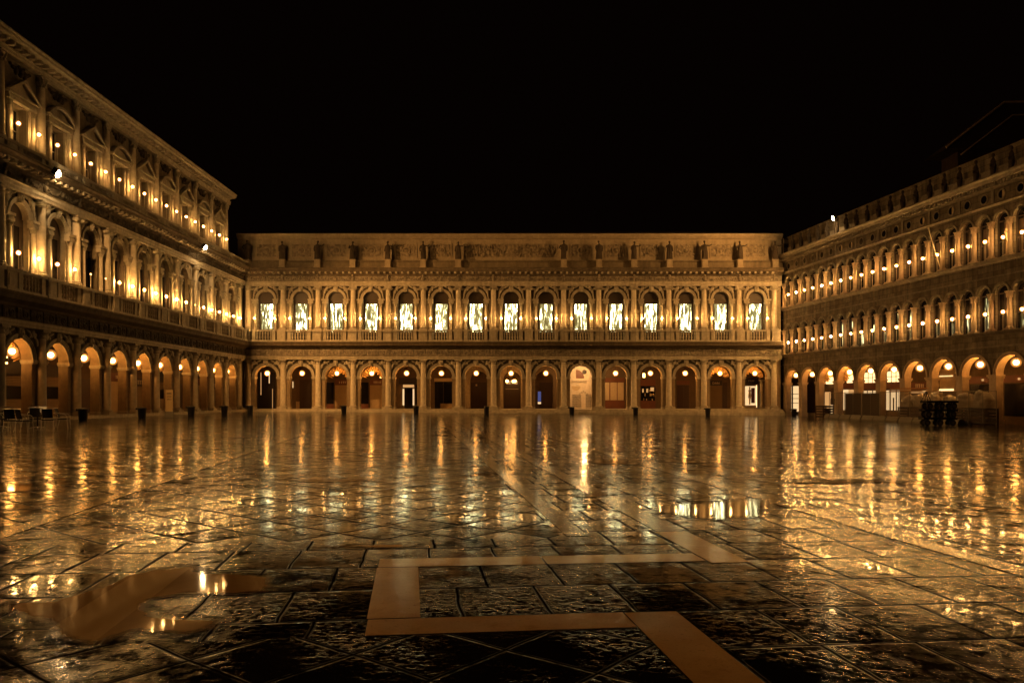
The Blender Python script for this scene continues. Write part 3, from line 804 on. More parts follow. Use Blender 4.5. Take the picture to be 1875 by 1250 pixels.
# ------------------------------------------------------------------ RIGHT PALACE (faces -X): local x runs towards the camera
ANG = math.atan(.1476)
rp_ = empty('old_arcaded_palace', (28.3, 80.0, 0), -PI/2+ANG, 'long old palace on the right with two rows of narrow arched windows', 'building')
BR = 3.13; NR = 13; RX0 = .315; H = BR/2; NW = NR*2
X1 = RX0+NR*BR
GZ = -.30
w = MB()
for i in range(NR): w.archwall(RX0+i*BR, RX0+(i+1)*BR, GZ, 5.0, RX0+i*BR+BR/2, 1.27, 3.14, GZ, 0, .48)
w.box(-.2,RX0,0,.48,GZ,5.0); w.build('arcade_wall', M['oldwall'], rp_)
at = MB(); at.ring(0,3.14,1.25,1.38,-.07,.51,22); at.ring(0,3.14,1.38,1.48,-.12,.02,22)
atm = at.mesh('arch_moulding', M['marble'])
pr = MB(); hw = (BR-2.54)/2
pr.box(-hw-.02,hw+.02,-.04,.50,GZ,2.92); pr.box(-hw-.08,hw+.08,-.09,.55,2.90,3.0); pr.box(-hw-.13,hw+.13,-.14,.58,3.0,3.14); pr.box(-hw-.07,hw+.07,-.10,.55,GZ,.12)
prm = pr.mesh('pier', M['marble'])
for i in range(NR):
    put('arch_moulding', atm, rp_, (RX0+i*BR+BR/2,0,0)); put('pier', prm, rp_, (RX0+i*BR,0,0))
put('pier', prm, rp_, (X1,0,0))
m = MB()
m.profile([(.1,4.95),(-.05,4.95),(-.09,5.03),(-.05,5.08),(.1,5.09)],-.2,X1)
m.profile([(.3,5.78),(-.06,5.78),(-.12,5.86),(-.28,5.94),(-.30,6.04),(.3,6.05)],-.2,X1)
m.profile([(.3,10.62),(-.06,10.62),(-.12,10.70),(-.28,10.80),(-.30,10.90),(.3,10.91)],-.2,X1)
m.profile([(.1,9.66),(-.05,9.66),(-.08,9.72),(-.05,9.78),(.1,9.78)],-.2,X1)
m.profile([(.1,14.42),(-.05,14.42),(-.14,14.50),(-.18,14.60),(-.10,14.66),(.1,14.67)],-.2,X1)
m.build('string_courses', M['oldtrim'], rp_)
m = MB(); m.box(-.2,X1,0,.5,5.0,6.045); m.build('band_wall', M['oldwall'], rp_)
rows = [(6.05, 8.55, 10.65, 5.0), (10.91, 13.38, 14.45, 0)]
ZS = {}
rw = random.Random(21)
for lev, (sill, spring, top, _) in enumerate(rows):
    w = MB()
    for i in range(NW): w.archwall(RX0+i*H, RX0+(i+1)*H, sill, top, RX0+i*H+H/2, .58, spring, sill, 0, .32, 14)
    w.box(-.2,RX0,0,.32,sill,top); w.build('upper_wall', M['oldwall'], rp_)
    at = MB(); at.ring(0,spring,.57,.65,-.07,.03,16); at.ring(0,spring,.65,.73,-.12,.02,16)
    atm = at.mesh('arch_moulding', M['oldtrim'])
    cmr = corinthian_meshes(.165, sill+.01, spring+.02, .46, 14, 'marble', 'marble')
    fr = MB()
    for s in (-1,1): fr.box(min(s*.50,s*.58),max(s*.50,s*.58),.18,.26,sill,spring)
    fr.ring(0,spring,.50,.58,.18,.26,12); fr.box(-.5,.5,.18,.25,spring-.04,spring+.03); fr.box(-.5,.5,.16,.25,sill+1.08,sill+1.15); fr.box(-.02,.02,.19,.24,sill,spring)
    frm = fr.mesh('window_frame', M['frame'])
    pn = MB(); pn.box(-.50,.50,.26,.29,sill,spring); pn.prism([(.57*math.cos(PI*k/12),spring+.57*math.sin(PI*k/12)) for k in range(13)],.26,.29)
    pnm = pn.mesh('pane', M['glass'])
    for i in range(NW):
        cx = RX0+i*H+H/2
        put('arch_moulding', atm, rp_, (cx,0,0))
        wo = put('window', frm, rp_, (cx,0,0)); put('pane', pnm, wo)
        if lev == 0 and i >= 0:
            t = rw.random(); kind = ('full' if t < .30 else 'low' if t < .8 else None)
            if i < 3: kind = 'edge'
            if kind:
                c = MB()
                if kind == 'full': c.box(-.22,.42,.245,.256,sill+.1,spring-.15)
                elif kind == 'edge': c.box(.15,.44,.245,.256,sill+.05,spring-.1)
                else:
                    c.box(-.34,-.02,.245,.256,sill+.02,sill+.95+.3*rw.random()); c.box(.05,.42,.245,.256,sill+.02,sill+.9)
                c.build('lit_curtain', M['curtain2'], wo, (0,0,0))
        elif lev == 1 and i in (18, 23):
            c = MB(); c.box(-.1,.4,.245,.256,sill+.05,spring-.1); c.build('pale_blind', M['blind'], wo)
        elif rw.random() < .45:
            c = MB(); c.box(-.40,.05,.246,.256,sill+.2,spring-.2); c.build('dark_curtain', M['tarp'], wo)
    for i in range(NW+1): column(rp_, cmr, RX0+i*H, -.13)
# frieze with round windows
w = MB(); w.box(-.2,X1,0,.25,14.66,15.62); w.build('frieze_wall', M['oldwall'], rp_)
rd = MB(); rd.ring(0,15.12,.27,.36,-.05,.02,20,0,2*PI); rdm = rd.mesh('round_window', M['oldtrim'])
dk = MB(); dk.lathe([(.005,0),(.275,0),(.275,.02),(.005,.02)],0,0,18,False); dkm = dk.mesh('pane', M['glass'])
pb = MB(); pb.ring(0,0,.0,.255,-.026,-.022,10,-PI/2,PI/2); pbm = pb.mesh('pale_blind', M['blind'])
for i in range(NW):
    o = put('round_window', rdm, rp_, (RX0+i*H+H/2,0,0)); p = put('pane', dkm, o, (0,.0,15.12)); p.rotation_euler = (R(90),0,0)
    if i in (6,7,13,15,18): put('pale_blind', pbm, o, (.04,-.004,15.12), 0, (.9,1,.95))
m = MB()
for i in range(NR+1): m.box(RX0+i*BR-.12,RX0+i*BR+.12,-.06,.02,14.67,15.6)
m.build('frieze_pilasters', M['oldtrim'], rp_)
e = MB(); e.profile([(.3,15.60),(-.08,15.60),(-.10,15.72),(-.16,15.76),(-.16,15.98),(-.42,16.02),(-.48,16.22),(-.60,16.36),(-.60,16.44),(.3,16.46)],-.2,X1)
e.build('cornice', M['oldtrim'], rp_)
f = MB(); x = .05
while x < X1: f.box(x,x+.13,-.36,-.12,15.78,16.0); x += .27
f.build('dentils', M['oldtrim'], rp_)
# crested parapet
m = MB(); m.box(-.2,X1,.5,.75,16.44,18.25); m.box(-.2,X1,.44,.80,18.25,18.36); m.build('parapet_wall', M['oldwall'], rp_)
m = MB(); ps = MB()
for i in range(NW):
    c = RX0+i*H+H/2; m = MB(); m.box(-.42,.42,.10,.38,16.45,17.0); m.box(-.47,.47,.06,.42,17.0,17.08)
    if i == 0: pbk = m.mesh('parapet_block', M['oldtrim'])
    put('parapet_block', pbk, rp_, (c,0,0))
fin = MB()
fin.lathe([(.24,16.45),(.24,16.58),(.12,16.64),(.13,16.75),(.18,16.95),(.20,17.08),(.14,17.2),(.10,17.27),(.13,17.34),(.16,17.45),(.12,17.62),(.07,17.74),(.05,17.80),(.09,17.86),(.12,17.93),(.10,18.02),(.03,18.08)],0,0,12)
for a in range(4):
    q = a*PI/2; fin.ell((.18*math.cos(q),.18*math.sin(q),17.25),(.06,.07,.13),None,6,4); fin.ell((.14*math.cos(q),.14*math.sin(q),17.5),(.05,.06,.14),None,6,4)
finm = fin.mesh('finial', M['statue'])
for i in range(NW): put('finial', finm, rp_, (RX0+(i+1)*H,.0,0))
m = MB(); m.profile([(.76,18.2),(6,20.6),(11,18.2)],-.2,X1); m.build('roof', M['tile'], rp_)
m = MB(); m.box(-.2,.0,.34,9,5.0,18.2); m.box(-.2,.0,-.0,.34,GZ,18.2); m.build('end_wall', M['oldwall'], rp_)
# arcade interior
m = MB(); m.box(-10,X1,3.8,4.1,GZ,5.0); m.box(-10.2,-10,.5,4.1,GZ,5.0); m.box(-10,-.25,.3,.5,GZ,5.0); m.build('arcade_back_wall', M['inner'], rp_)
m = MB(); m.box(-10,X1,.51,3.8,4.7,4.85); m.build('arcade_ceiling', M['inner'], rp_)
YB = 3.8
def through(cx):
    # point of the back wall that is seen from the square through the arch at cx
    A = rp_.matrix_basis @ Vector((cx, .2, 0)); inv = rp_.matrix_basis.inverted()
    a = inv @ A; c = inv @ Vector((0,0,0)); t = (YB-c.y)/(a.y-c.y)
    return c.x+(a.x-c.x)*t
bpy.context.view_layer.update()
for i in range(NR):
    cx = through(RX0+i*BR+BR/2+.25)
    def P(name, mat, *boxes, parent=None, d=.06):
        m = MB()
        for b in boxes: m.box(cx+b[0],cx+b[1],YB-(b[4] if len(b)>4 else d),YB-.003,b[2],b[3])
        return m.build(name, M[mat], parent or rp_)
    if i == 0:
        s = P('shop_window','shopwhite',(-1.3,.6,.1,2.9)); P('shelf','wood',(-1.3,.6,1.0,1.06,.2),(-1.3,.6,1.5,1.56,.2),(-1.3,.6,2.0,2.06,.2),(-.6,-.5,.1,2.9,.2),parent=s)
    elif i == 1: P('door','wood',(-1.2,1.3,0,3.3)); P('door_step','trim',(-1.3,1.4,GZ,0,.4))
    elif i == 2:
        P('shop_window','shopwarm',(-.9,.1,.5,2.2)); P('door','wood',(.2,1.1,0,2.6)); P('lit_sign','lunette',(-.3,1.1,3.0,3.7,.3))
    elif i == 3:
        P('lit_lunette','lunette',(-.4,1.1,3.05,3.9)); P('shop_window','shopwhite',(-1.1,-.2,.4,2.4)); P('shop_window','shopwarm',(-.1,1.1,.4,2.4)); P('fascia','redwood',(-1.3,1.3,2.45,2.95,.1))
    elif i in (4,5):
        l = P('lit_lunette','lunette',(-.95,.95,3.0,3.95)); P('glazing_bars','frame',(-1,1,3.45,3.5,.09),(-.35,-.3,3,3.95,.09),(.3,.35,3,3.95,.09),parent=l)
        P('fascia','redwood',(-1.4,1.4,2.4,2.95,.1)); s = P('shop_window','shopwhite',(-1.2,.9,.5,2.25)); P('glazing_bars','frame',(-.5,-.4,.5,2.25,.09),(.3,.42,.5,2.25,.09),(-.1,.05,.5,1.6,.09),parent=s)
    elif i == 6:
        f = P('fascia','redwood',(-1.3,1.3,2.3,2.9,.1)); m = MB(); strokes(m,cx-.5,cx+.6,2.45,2.75,5,YB-.1,3); m.build('sign_lettering', M['letters'], f); P('lit_strip','shopwarm',(-1.2,1.0,2.0,2.2))
    elif i == 7:
        P('lit_shutter','shutter',(-1.0,.8,2.1,3.9)); P('lit_strip','lunette',(-1.0,.6,2.15,2.3,.1),(-1.0,.5,3.3,3.36,.1)); 
    else:
        P('shop_window','glass',(-1.1,1.1,.3,2.6)); P('fascia','redwood',(-1.3,1.3,2.7,3.2,.1)); P('small_lit_notice','shopwarm',(.2,.4,2.85,3.0,.13))
dm = drapery_mesh(1.24, 3.10, .55).mesh('drapery', M['fabric'])
for i in (2,3): put('drapery', dm, rp_, (RX0+i*BR+BR/2,0,0))

# dark neighbour behind the right palace
db = empty('neighbouring_house', (42,64.6,0), 0, 'unlit tall house with a steep roof rising behind the right palace', 'building')
m = MB(); m.box(-5.2,6.2,-1.2,1.2,0,21.9); m.build('wall', M['tile'], db)
m = MB(); m.prism([(-6.6,21.9),(6.6,21.9),(2.4,25.7),(-1.9,25.55)],-1.95,1.3); m.build('roof', M['tile'], db)
m = MB(); m.tube([(-6.6,-2.0,22.0),(-1.9,-2.0,25.65),(2.4,-2.0,25.8),(6.6,-2.0,22.0)],.10,6); m.tube([(-5.4,-2.0,21.4),(-1.2,-2.0,24.6),(2.4,-2.0,24.75)],.07,6); m.build('verge_tiles', M['marble'], db)
TILT = -0.0085
def gz(x): return TILT*x
TH = .13; CT, ST = math.cos(TH), math.sin(TH)
def uv2xy(u, v): return (u*CT - v*ST, u*ST + v*CT)

# ------------------------------------------------------------------ paving
def ground_mat(name, mode):
    t = NT(name); P = t.pos()
    sx = t.n('ShaderNodeSeparateXYZ'); t.l(P, sx.inputs[0]); X, Y = sx.outputs[0], sx.outputs[1]
    wn = t.n('ShaderNodeTexNoise'); t.l(P, wn.inputs['Vector']); wn.inputs['Scale'].default_value = 1.6; wn.inputs['Detail'].default_value = 2
    ws = t.n('ShaderNodeSeparateColor'); t.l(wn.outputs['Color'], ws.inputs[0])
    U0 = t.math('ADD', t.math('MULTIPLY', X, CT), t.math('MULTIPLY', Y, ST))
    V0 = t.math('SUBTRACT', t.math('MULTIPLY', Y, CT), t.math('MULTIPLY', X, ST))
    U = t.math('ADD', U0, t.math('MULTIPLY_ADD', ws.outputs[0], .05, -.025)); V = t.math('ADD', V0, t.math('MULTIPLY_ADD', ws.outputs[1], .05, -.025))
    def cells(u, v, su, sv, ou, ov, jitter):
        cv = t.math('DIVIDE', t.math('SUBTRACT', v, ov), sv); rv = t.math('FLOOR', cv)
        if jitter:
            w = t.n('ShaderNodeTexWhiteNoise', noise_dimensions='1D'); t.l(rv, w.inputs['W'])
            u = t.math('ADD', u, t.math('MULTIPLY', w.outputs['Value'], jitter))
        cu = t.math('DIVIDE', t.math('SUBTRACT', u, ou), su); ru = t.math('FLOOR', cu)
        fu = t.math('SUBTRACT', cu, ru); fv = t.math('SUBTRACT', cv, rv)
        du = t.math('MULTIPLY', t.math('MINIMUM', fu, t.math('SUBTRACT', 1.0, fu)), su)
        dv = t.math('MULTIPLY', t.math('MINIMUM', fv, t.math('SUBTRACT', 1.0, fv)), sv)
        d = t.math('MINIMUM', du, dv)
        cb = t.n('ShaderNodeCombineXYZ'); t.l(ru, cb.inputs[0]); t.l(rv, cb.inputs[1])
        w = t.n('ShaderNodeTexWhiteNoise', noise_dimensions='2D'); t.l(cb.outputs[0], w.inputs['Vector'])
        wc = t.n('ShaderNodeSeparateColor'); t.l(w.outputs['Color'], wc.inputs[0])
        tilt = t.math('ADD', t.math('MULTIPLY', t.math('MULTIPLY_ADD', wc.outputs[0], 1.0, -.5), t.math('SUBTRACT', fu, .5)),
                      t.math('MULTIPLY', t.math('MULTIPLY_ADD', wc.outputs[1], 1.0, -.5), t.math('SUBTRACT', fv, .5)))
        dome = t.math('MULTIPLY', t.math('MULTIPLY', t.math('MULTIPLY', fu, t.math('SUBTRACT', 1.0, fu)), t.math('MULTIPLY', fv, t.math('SUBTRACT', 1.0, fv))), 16.0)
        return d, tilt, dome, wc.outputs[2]
    gran = t.noise(P, 60, 3, .65); gran2 = t.noise(P, 17, 3, .6); und = t.noise(P, 2.2, 2, .5); patch = t.noise(P, 1.15, 4, .6)
    wet = t.mapr(patch, .40, .62)                       # 0: film of water, 1: bare rough stone
    if mode == 'slab':
        d1, t1, m1, r1 = cells(U, V, .64, .84, .07, 5.43, .6)
        q = .70710678
        d2, t2, m2, r2 = cells(t.math('MULTIPLY', t.math('ADD', U, V), q), t.math('MULTIPLY', t.math('SUBTRACT', V, U), q), .66, .66, .44, .28, 0)
        mask = t.math('MULTIPLY', t.math('LESS_THAN', U0, 1.66), t.math('MAXIMUM', t.math('LESS_THAN', V0, 5.07), t.math('GREATER_THAN', V0, 8.45)))
        mask = t.math('MAXIMUM', mask, t.math('GREATER_THAN', V0, 46.0))
        def sel(a, b): return t.math('ADD', t.math('MULTIPLY', a, t.math('SUBTRACT', 1.0, mask)), t.math('MULTIPLY', b, mask))
        d, tl, dm, rr = sel(d1,d2), sel(t1,t2), sel(m1,m2), sel(r1,r2)
        joint = t.mapr(d, .005, .030)
        h = t.math('MULTIPLY', joint, .0014)
        h = t.math('ADD', h, t.math('MULTIPLY', tl, .011)); h = t.math('ADD', h, t.math('MULTIPLY', dm, .0012))
        h = t.math('ADD', h, t.math('MULTIPLY', und, .004))
        gw = t.math('MULTIPLY', t.math('MULTIPLY_ADD', t.math('POWER', wet, 1.6), .9, .12), t.math('MULTIPLY_ADD', rr, .8, .5))
        h = t.math('ADD', h, t.math('MULTIPLY', t.math('MULTIPLY', gran, gw), .0006))
        h = t.math('ADD', h, t.math('MULTIPLY', t.math('MULTIPLY', t.math('MAXIMUM', t.math('SUBTRACT', gran2, .47), 0.0), gw), .015))
        base = t.mix(rr, (.007,.0055,.004), (.020,.015,.010))
        base = t.mix(t.mapr(gran, .35, .7), base, (.006,.005,.004)); base = t.mix(joint, (.004,.003,.002), base)
        rough = t.math('MULTIPLY_ADD', wet, .03, .04)
        nb = t.bump(h, 1.0, 1.0, fw=.02)
        film = t.math('ADD', t.math('MULTIPLY', joint, .0008), t.math('ADD', t.math('MULTIPLY', und, .004), t.math('ADD', t.math('MULTIPLY', tl, .006), t.math('ADD', t.math('MULTIPLY', dm, .001), t.math('MULTIPLY', gran2, .0008)))))
        mott = t.math('ADD', t.math('MULTIPLY', t.noise(P, 5.5, 5, .68), .45), t.math('ADD', t.math('MULTIPLY', t.noise(P, 1.25, 3, .6), .33), t.math('MULTIPLY', t.noise(P, .33, 2), .22)))
        nc = t.bump(film, 1.0, 1.0, fw=.02)
        cw = t.math('MULTIPLY', joint, t.math('MULTIPLY', t.mapr(patch, .42, .34), .12)); rough = t.math('ADD', rough, t.math('MULTIPLY', t.math('SUBTRACT', 1.0, joint), .45))
        return t.done(t.princ(base, rough, normal=nb, spec=.5, **{'Specular IOR Level': t.math('MULTIPLY', t.math('MULTIPLY', joint, t.math('MULTIPLY_ADD', rr, 1.1, .28)), t.mapr(mott, .44, .545, .008, .44)), 'Coat Weight': cw, 'Coat Roughness': t.math('MULTIPLY_ADD', wet, .06, .04), 'Coat IOR': 1.4, 'Coat Normal': nc}))
    if mode in ('strip','strip2'):
        n = t.noise(P, 9, 5, .6); c = t.mix(n, (.64,.38,.13), (.76,.48,.19))
        c = t.mix(t.mapr(t.noise(P, 3.0, 5, .7), .56, .72), c, (.50,.28,.09))
        c = t.mix(t.mapr(t.noise(P, 45, 3, .7), .58, .72), c, (.36,.20,.07)); c = t.mix(t.mapr(t.noise(P, 1.3, 3), .35, .7), c, t.mix(.5, c, (.42,.24,.09)))
        if mode == 'strip2': c = t.mix(.8, c, (.07,.045,.02))  # same strip stone mixed towards dark brown
        h = t.math('ADD', t.math('MULTIPLY', gran, .0011), t.math('MULTIPLY', und, .004)); h = t.math('ADD', h, t.math('MULTIPLY', gran2, .0005))
        return t.done(t.princ(c, t.math('MULTIPLY_ADD', patch, .06, .04), normal=t.bump(h, 1.0, 1.0, fw=.02), spec=.4))
    if mode == 'water':
        f = t.n('ShaderNodeFresnel'); f.inputs[0].default_value = 1.33
        h = t.math('MULTIPLY', und, .0004); nb = t.bump(h, 1.0, 1.0)
        band = t.math('MULTIPLY', t.math('GREATER_THAN', U0, -2.37), t.math('LESS_THAN', U0, -1.97))
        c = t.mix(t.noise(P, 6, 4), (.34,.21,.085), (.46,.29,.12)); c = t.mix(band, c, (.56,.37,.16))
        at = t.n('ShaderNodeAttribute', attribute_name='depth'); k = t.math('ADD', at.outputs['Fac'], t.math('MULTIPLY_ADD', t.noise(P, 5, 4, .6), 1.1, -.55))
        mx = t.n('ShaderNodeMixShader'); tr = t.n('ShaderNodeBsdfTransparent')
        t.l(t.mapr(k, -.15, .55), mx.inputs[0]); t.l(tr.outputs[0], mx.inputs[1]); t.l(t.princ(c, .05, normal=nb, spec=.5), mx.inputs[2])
        return t.done(mx.outputs[0])

def sheet(name, quads, mat, dz, kind='structure'):
    m = MB()
    for q in quads:
        pts = [(x, y, gz(x)+dz) for x, y in q]
        m.add(pts, [tuple(range(len(pts)))])
    o = m.build(name, mat); o['kind'] = kind
    return o
gx = [-260,-60,-30,-15,0,15,30,60,260]; gy = [-60,0,10,25,50,80,120,320]
sheet('ground', [[(gx[i],gy[j]),(gx[i+1],gy[j]),(gx[i+1],gy[j+1]),(gx[i],gy[j+1])] for i in range(8) for j in range(7)], ground_mat('wet_dark_paving', 'slab'), 0.0)
strips = []
def strip(u0,u1,v0,v1,seg=2.3,along='v'):
    n = max(1, int(abs((v1-v0) if along == 'v' else (u1-u0))/seg)); g = .010
    for k in range(n):
        if along == 'v':
            a, b = v0+(v1-v0)*k/n+g, v0+(v1-v0)*(k+1)/n-g; q = [(u0,a),(u1,a),(u1,b),(u0,b)]
        else:
            a, b = u0+(u1-u0)*k/n+g, u0+(u1-u0)*(k+1)/n-g; q = [(a,v0),(b,v0),(b,v1),(a,v1)]
        strips.append([uv2xy(*p) for p in q])
strip(-.31,2.82,7.09,7.45,1.5,'u'); strip(-.31,.06,5.44,7.08,1.2); strip(-.31,1.53,5.07,5.43,2.4,'u')
strip(1.53,1.92,-1.0,5.43,1.6); strip(2.83,3.21,7.0,8.7)
sheet('paving_strips', strips, ground_mat('ochre_paving_strip', 'strip'), .004)
strips = []
strip(-2.37,-1.97,5.4,7.3); strip(2.86,3.18,8.7,82); strip(1.74,1.99,8.5,82); strip(5.40,5.68,-1,82); strip(-4.6,-4.36,8,76)
sheet('dark_paving_strips', [q for q in strips if all(y < 79.0 for x, y in q)], ground_mat('dark_paving_strip', 'strip2'), .004)
# puddles: irregular outlines of standing rain water
pm_ = ground_mat('standing_rain_water', 'water')
def pix(px, py):
    X, Yd = 0.0, 20.0
    for _ in range(6):
        Yd = (1.55-gz(X))*1406.25/(py-729.0); X = (px-937.5)*Yd/1406.25
    return (X, Yd)
def puddle(pts, ins, res):
    """fine sheet whose vertices carry their depth inside the outline, so that the water thins out at the rim"""
    n = len(pts); x0 = min(q[0] for q in pts)-ins; x1 = max(q[0] for q in pts)+ins; y0 = min(q[1] for q in pts)-ins; y1 = max(q[1] for q in pts)+ins
    def sd(x, y):
        d = 1e9; ins_ = False; j = n-1
        for i in range(n):
            ax, ay = pts[i]; bx, by = pts[j]; ex, ey = bx-ax, by-ay; wx, wy = x-ax, y-ay
            t = max(0, min(1, (wx*ex+wy*ey)/(ex*ex+ey*ey+1e-12))); d = min(d, math.hypot(wx-ex*t, wy-ey*t))
            if (ay > y) != (by > y) and x < (bx-ax)*(y-ay)/(by-ay)+ax: ins_ = not ins_
            j = i
        return d if ins_ else -d
    nx = max(6, int((x1-x0)/res)); ny = max(6, int((y1-y0)/res)); ids = {}; vs = []; dp = []; fs = []
    def vid(i, j):
        if (i, j) not in ids:
            x, y = x0+(x1-x0)*i/nx, y0+(y1-y0)*j/ny; ids[i, j] = len(vs); vs.append((x, y, gz(x)+.0075)); dp.append(max(-1, min(1, sd(x, y)/ins)))
        return ids[i, j]
    for i in range(nx):
        for j in range(ny):
            q = [vid(i,j),vid(i+1,j),vid(i+1,j+1),vid(i,j+1)]
            if max(dp[k] for k in q) > -.55: fs.append(q)
    me = bpy.data.meshes.new('puddle'); me.from_pydata(vs, [], fs); me.update()
    at = me.attributes.new('depth', 'FLOAT', 'POINT'); at.data.foreach_set('value', dp); me.materials.append(pm_)
    tag(put('puddle', me), kind='stuff')
lp_pts = [(0,920),(60,880),(250,870),(350,840),(480,800),(560,760),(690,735),(880,712),(925,730),(960,745),(1120,752),(1250,765),(1235,838),(1010,848),(850,848),(760,858),(700,870),(672,910),(720,945),(900,952),(1040,958),(980,1000),(850,1030),(640,1015),(540,1040),(450,1072),(380,1078),(300,1055),(215,1022),(222,990),(160,965),(80,945)]
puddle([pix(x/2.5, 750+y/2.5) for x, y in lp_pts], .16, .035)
def blob(cx, cy, rx, ry, seed, n=26):
    r = random.Random(seed); ph = [r.uniform(0,6.28) for _ in range(4)]
    pts = []
    for k in range(n):
        a = 2*PI*k/n; q = 1+.22*math.sin(2*a+ph[0])+.16*math.sin(3*a+ph[1])+.10*math.sin(5*a+ph[2])
        pts.append(pix(cx+rx*q*math.cos(a), cy-ry*q*math.sin(a)))
    w = max(q[0] for q in pts)-min(q[0] for q in pts); puddle(pts, min(.35, w*.18), max(.05, w/50))
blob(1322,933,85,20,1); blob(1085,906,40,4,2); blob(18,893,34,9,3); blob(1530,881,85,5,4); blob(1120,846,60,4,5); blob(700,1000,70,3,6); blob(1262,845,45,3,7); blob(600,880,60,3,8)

# ------------------------------------------------------------------ lamps
def bulb_mesh(r, mat):
    m = MB(); m.lathe([(.001,-r),(r*.6,-r*.8),(r*.95,-r*.3),(r*.95,r*.3),(r*.6,r*.8),(.001,r)],0,0,8); return m.mesh('bulb', mat)
bm_hot = {k: bulb_mesh(.07, M['bulb_'+k]) for k in ('top','mid','far','right')}; bm_dim = bulb_mesh(.05, M['bulbdim'])
def halo_mesh(r, mat):
    m = MB(); m.ell((0,0,0),(r,r,r),None,16,10); return m.mesh('glowing_shell', M[mat])
sh_c = halo_mesh(.17, 'bulbhalo')
def candle_proto(h, name='candle_lamp', dim=False):
    o = empty(name, (0,0,0), 0)
    m = MB(); m.lathe([(.07,0),(.07,.03),(.022,.05),(.02,h-.10),(.05,h-.09),(.05,h-.07)],0,0,8); m.build('pole', M['letters'] if dim else M['trim'], o)
    kk = {1.22:'top',1.0:'mid',1.18:'far'}.get(round(h,2),'right')
    put('bulb', bm_dim if dim else bm_hot[kk], o, (0,0,h))
    if not dim: put('glowing_shell', sh_c, o, (0,0,h))
    return o
def world(root, x, y, z):
    c, s = math.cos(root.rotation_euler.z), math.sin(root.rotation_euler.z)
    return (root.location.x+c*x-s*y, root.location.y+s*x+c*y, root.location.z+z)
protos = {}
def candle(root, x, y, z, h, label, group, dim=False):
    k = (round(h,2), dim); loc = world(root, x, y, z)
    if k not in protos:
        protos[k] = o = candle_proto(h, dim=dim); o.location = loc; tag(o, label, 'lamp', group)
    else: o = dup(protos[k], loc, 0, label, group)
    return o
G1 = 'candle lamps along the balconies of the left palace'
cnt = 0
for i in range(n3-1, 4, -1):
    for s in (1,-1):
        candle(lp, i*BL+BL/2+s*.92, -.56, 15.6, 1.22, 'glowing candle lamp on the left palace top balcony, %s from the far corner' % ORD[cnt], G1); cnt += 1
cnt = 0
for i in range(NL-1, 4, -1):
    for s in (1,-1):
        j = NL-1-i; dim = (j == 7) or (j == 3 and s == 1)
        lab = ('dim thin candle lamp' if dim else 'glowing candle lamp')+' on the left palace middle balcony, %s from the far corner' % ORD[cnt]
        candle(lp, i*BL+BL/2+s*.92, -.56, 8.63, 1.0, lab, G1, dim); cnt += 1
for i in range(NB):
    for s in (-1,1):
        candle(fw, i*B+B/2+s*1.02, -.56, 8.63, 1.18, 'candle lamp just %s of the %s glowing window from the left' % ('left' if s < 0 else 'right', ORD[i]), 'candle lamps beside the glowing windows of the far wing')
for lev, (sill, h) in enumerate(((6.04,1.2),(10.9,1.25))):
    for i in range(20):
        lab = 'candle lamp before the %s right-palace window from the far end, %s row' % (ORD[i], 'lower' if lev == 0 else 'upper')
        candle(rp_, RX0+i*H+H-.36, -.30, sill, h, lab, 'candle lamps along the window rows of the right palace')
def globe_proto():
    o = empty('globe_lamp')
    m = MB(); r = .17; m.lathe([(.001,-r)]+[(r*math.sin(PI*k/9),-r*math.cos(PI*k/9)) for k in range(1,9)]+[(.001,r)],0,0,14); m.build('globe', M['globe'], o); put('glowing_shell', halo_mesh(.34,'globehalo'), o)
    m = MB(); m.lathe([(.09,r*.9),(.07,r+.06),(.015,r+.08),(.012,r+.55)],0,0,8); m.build('hanging_rod', M['iron'], o)
    return o
gp = None
def globe(root, x, y, z, label, group):
    global gp
    loc = world(root, x, y, z)
    if gp is None: gp = globe_proto(); gp.location = loc; return tag(gp, label, 'lamp', group)
    return dup(gp, loc, 0, label, group)
for i in range(NB):
    if i == 9: continue
    globe(fw, i*B+B/2, .42, 4.17, 'globe lamp hanging in the far wing arch, %s from the left' % ORD[i], 'globe lamps in the arches of the far wing')
for j in range(10):
    globe(lp, (NL-1-j)*BL+BL/2, .40, 4.22, 'globe lamp hanging in the left palace arcade, %s from the far corner' % ORD[j], 'globe lamps in the arches of the left palace')
for i in range(10):
    globe(rp_, RX0+i*BR+BR/2, .35, 3.90, 'globe lamp hanging in the right palace arcade, %s from the far end' % ORD[i], 'globe lamps in the arches of the right palace')
def lantern_proto():
    o = empty('hanging_lantern')
    m = MB(); m.lathe([(.10,-.24),(.13,-.20),(.13,.16),(.10,.20)],0,0,10); m.build('glowing_shell', M['lantern'], o)
    m = MB(); m.lathe([(.15,.20),(.12,.27),(.02,.31),(.014,.9)],0,0,10); m.lathe([(.02,-.36),(.07,-.33),(.11,-.24)],0,0,10); m.build('cap', M['iron'], o)
    return o
lpn = lantern_proto(); lpn.location = world(lp, (NL-10)*BL+BL/2+.3, 1.0, 3.75); tag(lpn, 'small cylindrical lantern glowing behind the drape, nearest arch of the left palace', 'lantern', 'cylindrical lanterns inside the arcades')
dup(lpn, world(fw, 3*B+B/2+.75, 1.9, 3.95), 0, 'small cylindrical lantern beside the globe lamp in the fourth arch of the far wing')
dup(lpn, world(fw, 11*B+B/2-.48, 1.6, 4.0), 0, 'small cylindrical lantern beside the globe lamp in the twelfth arch of the far wing')
dup(lpn, world(rp_, RX0+6*BR+BR/2+.1, 1.2, 3.05), 0, 'orange cylindrical lantern below the globe lamp in the seventh arch of the right palace')
dup(lpn, world(rp_, RX0+2*BR+BR/2+.6, 1.0, 3.55), 0, 'cylindrical lantern beside the globe lamp in the third arch of the right palace')
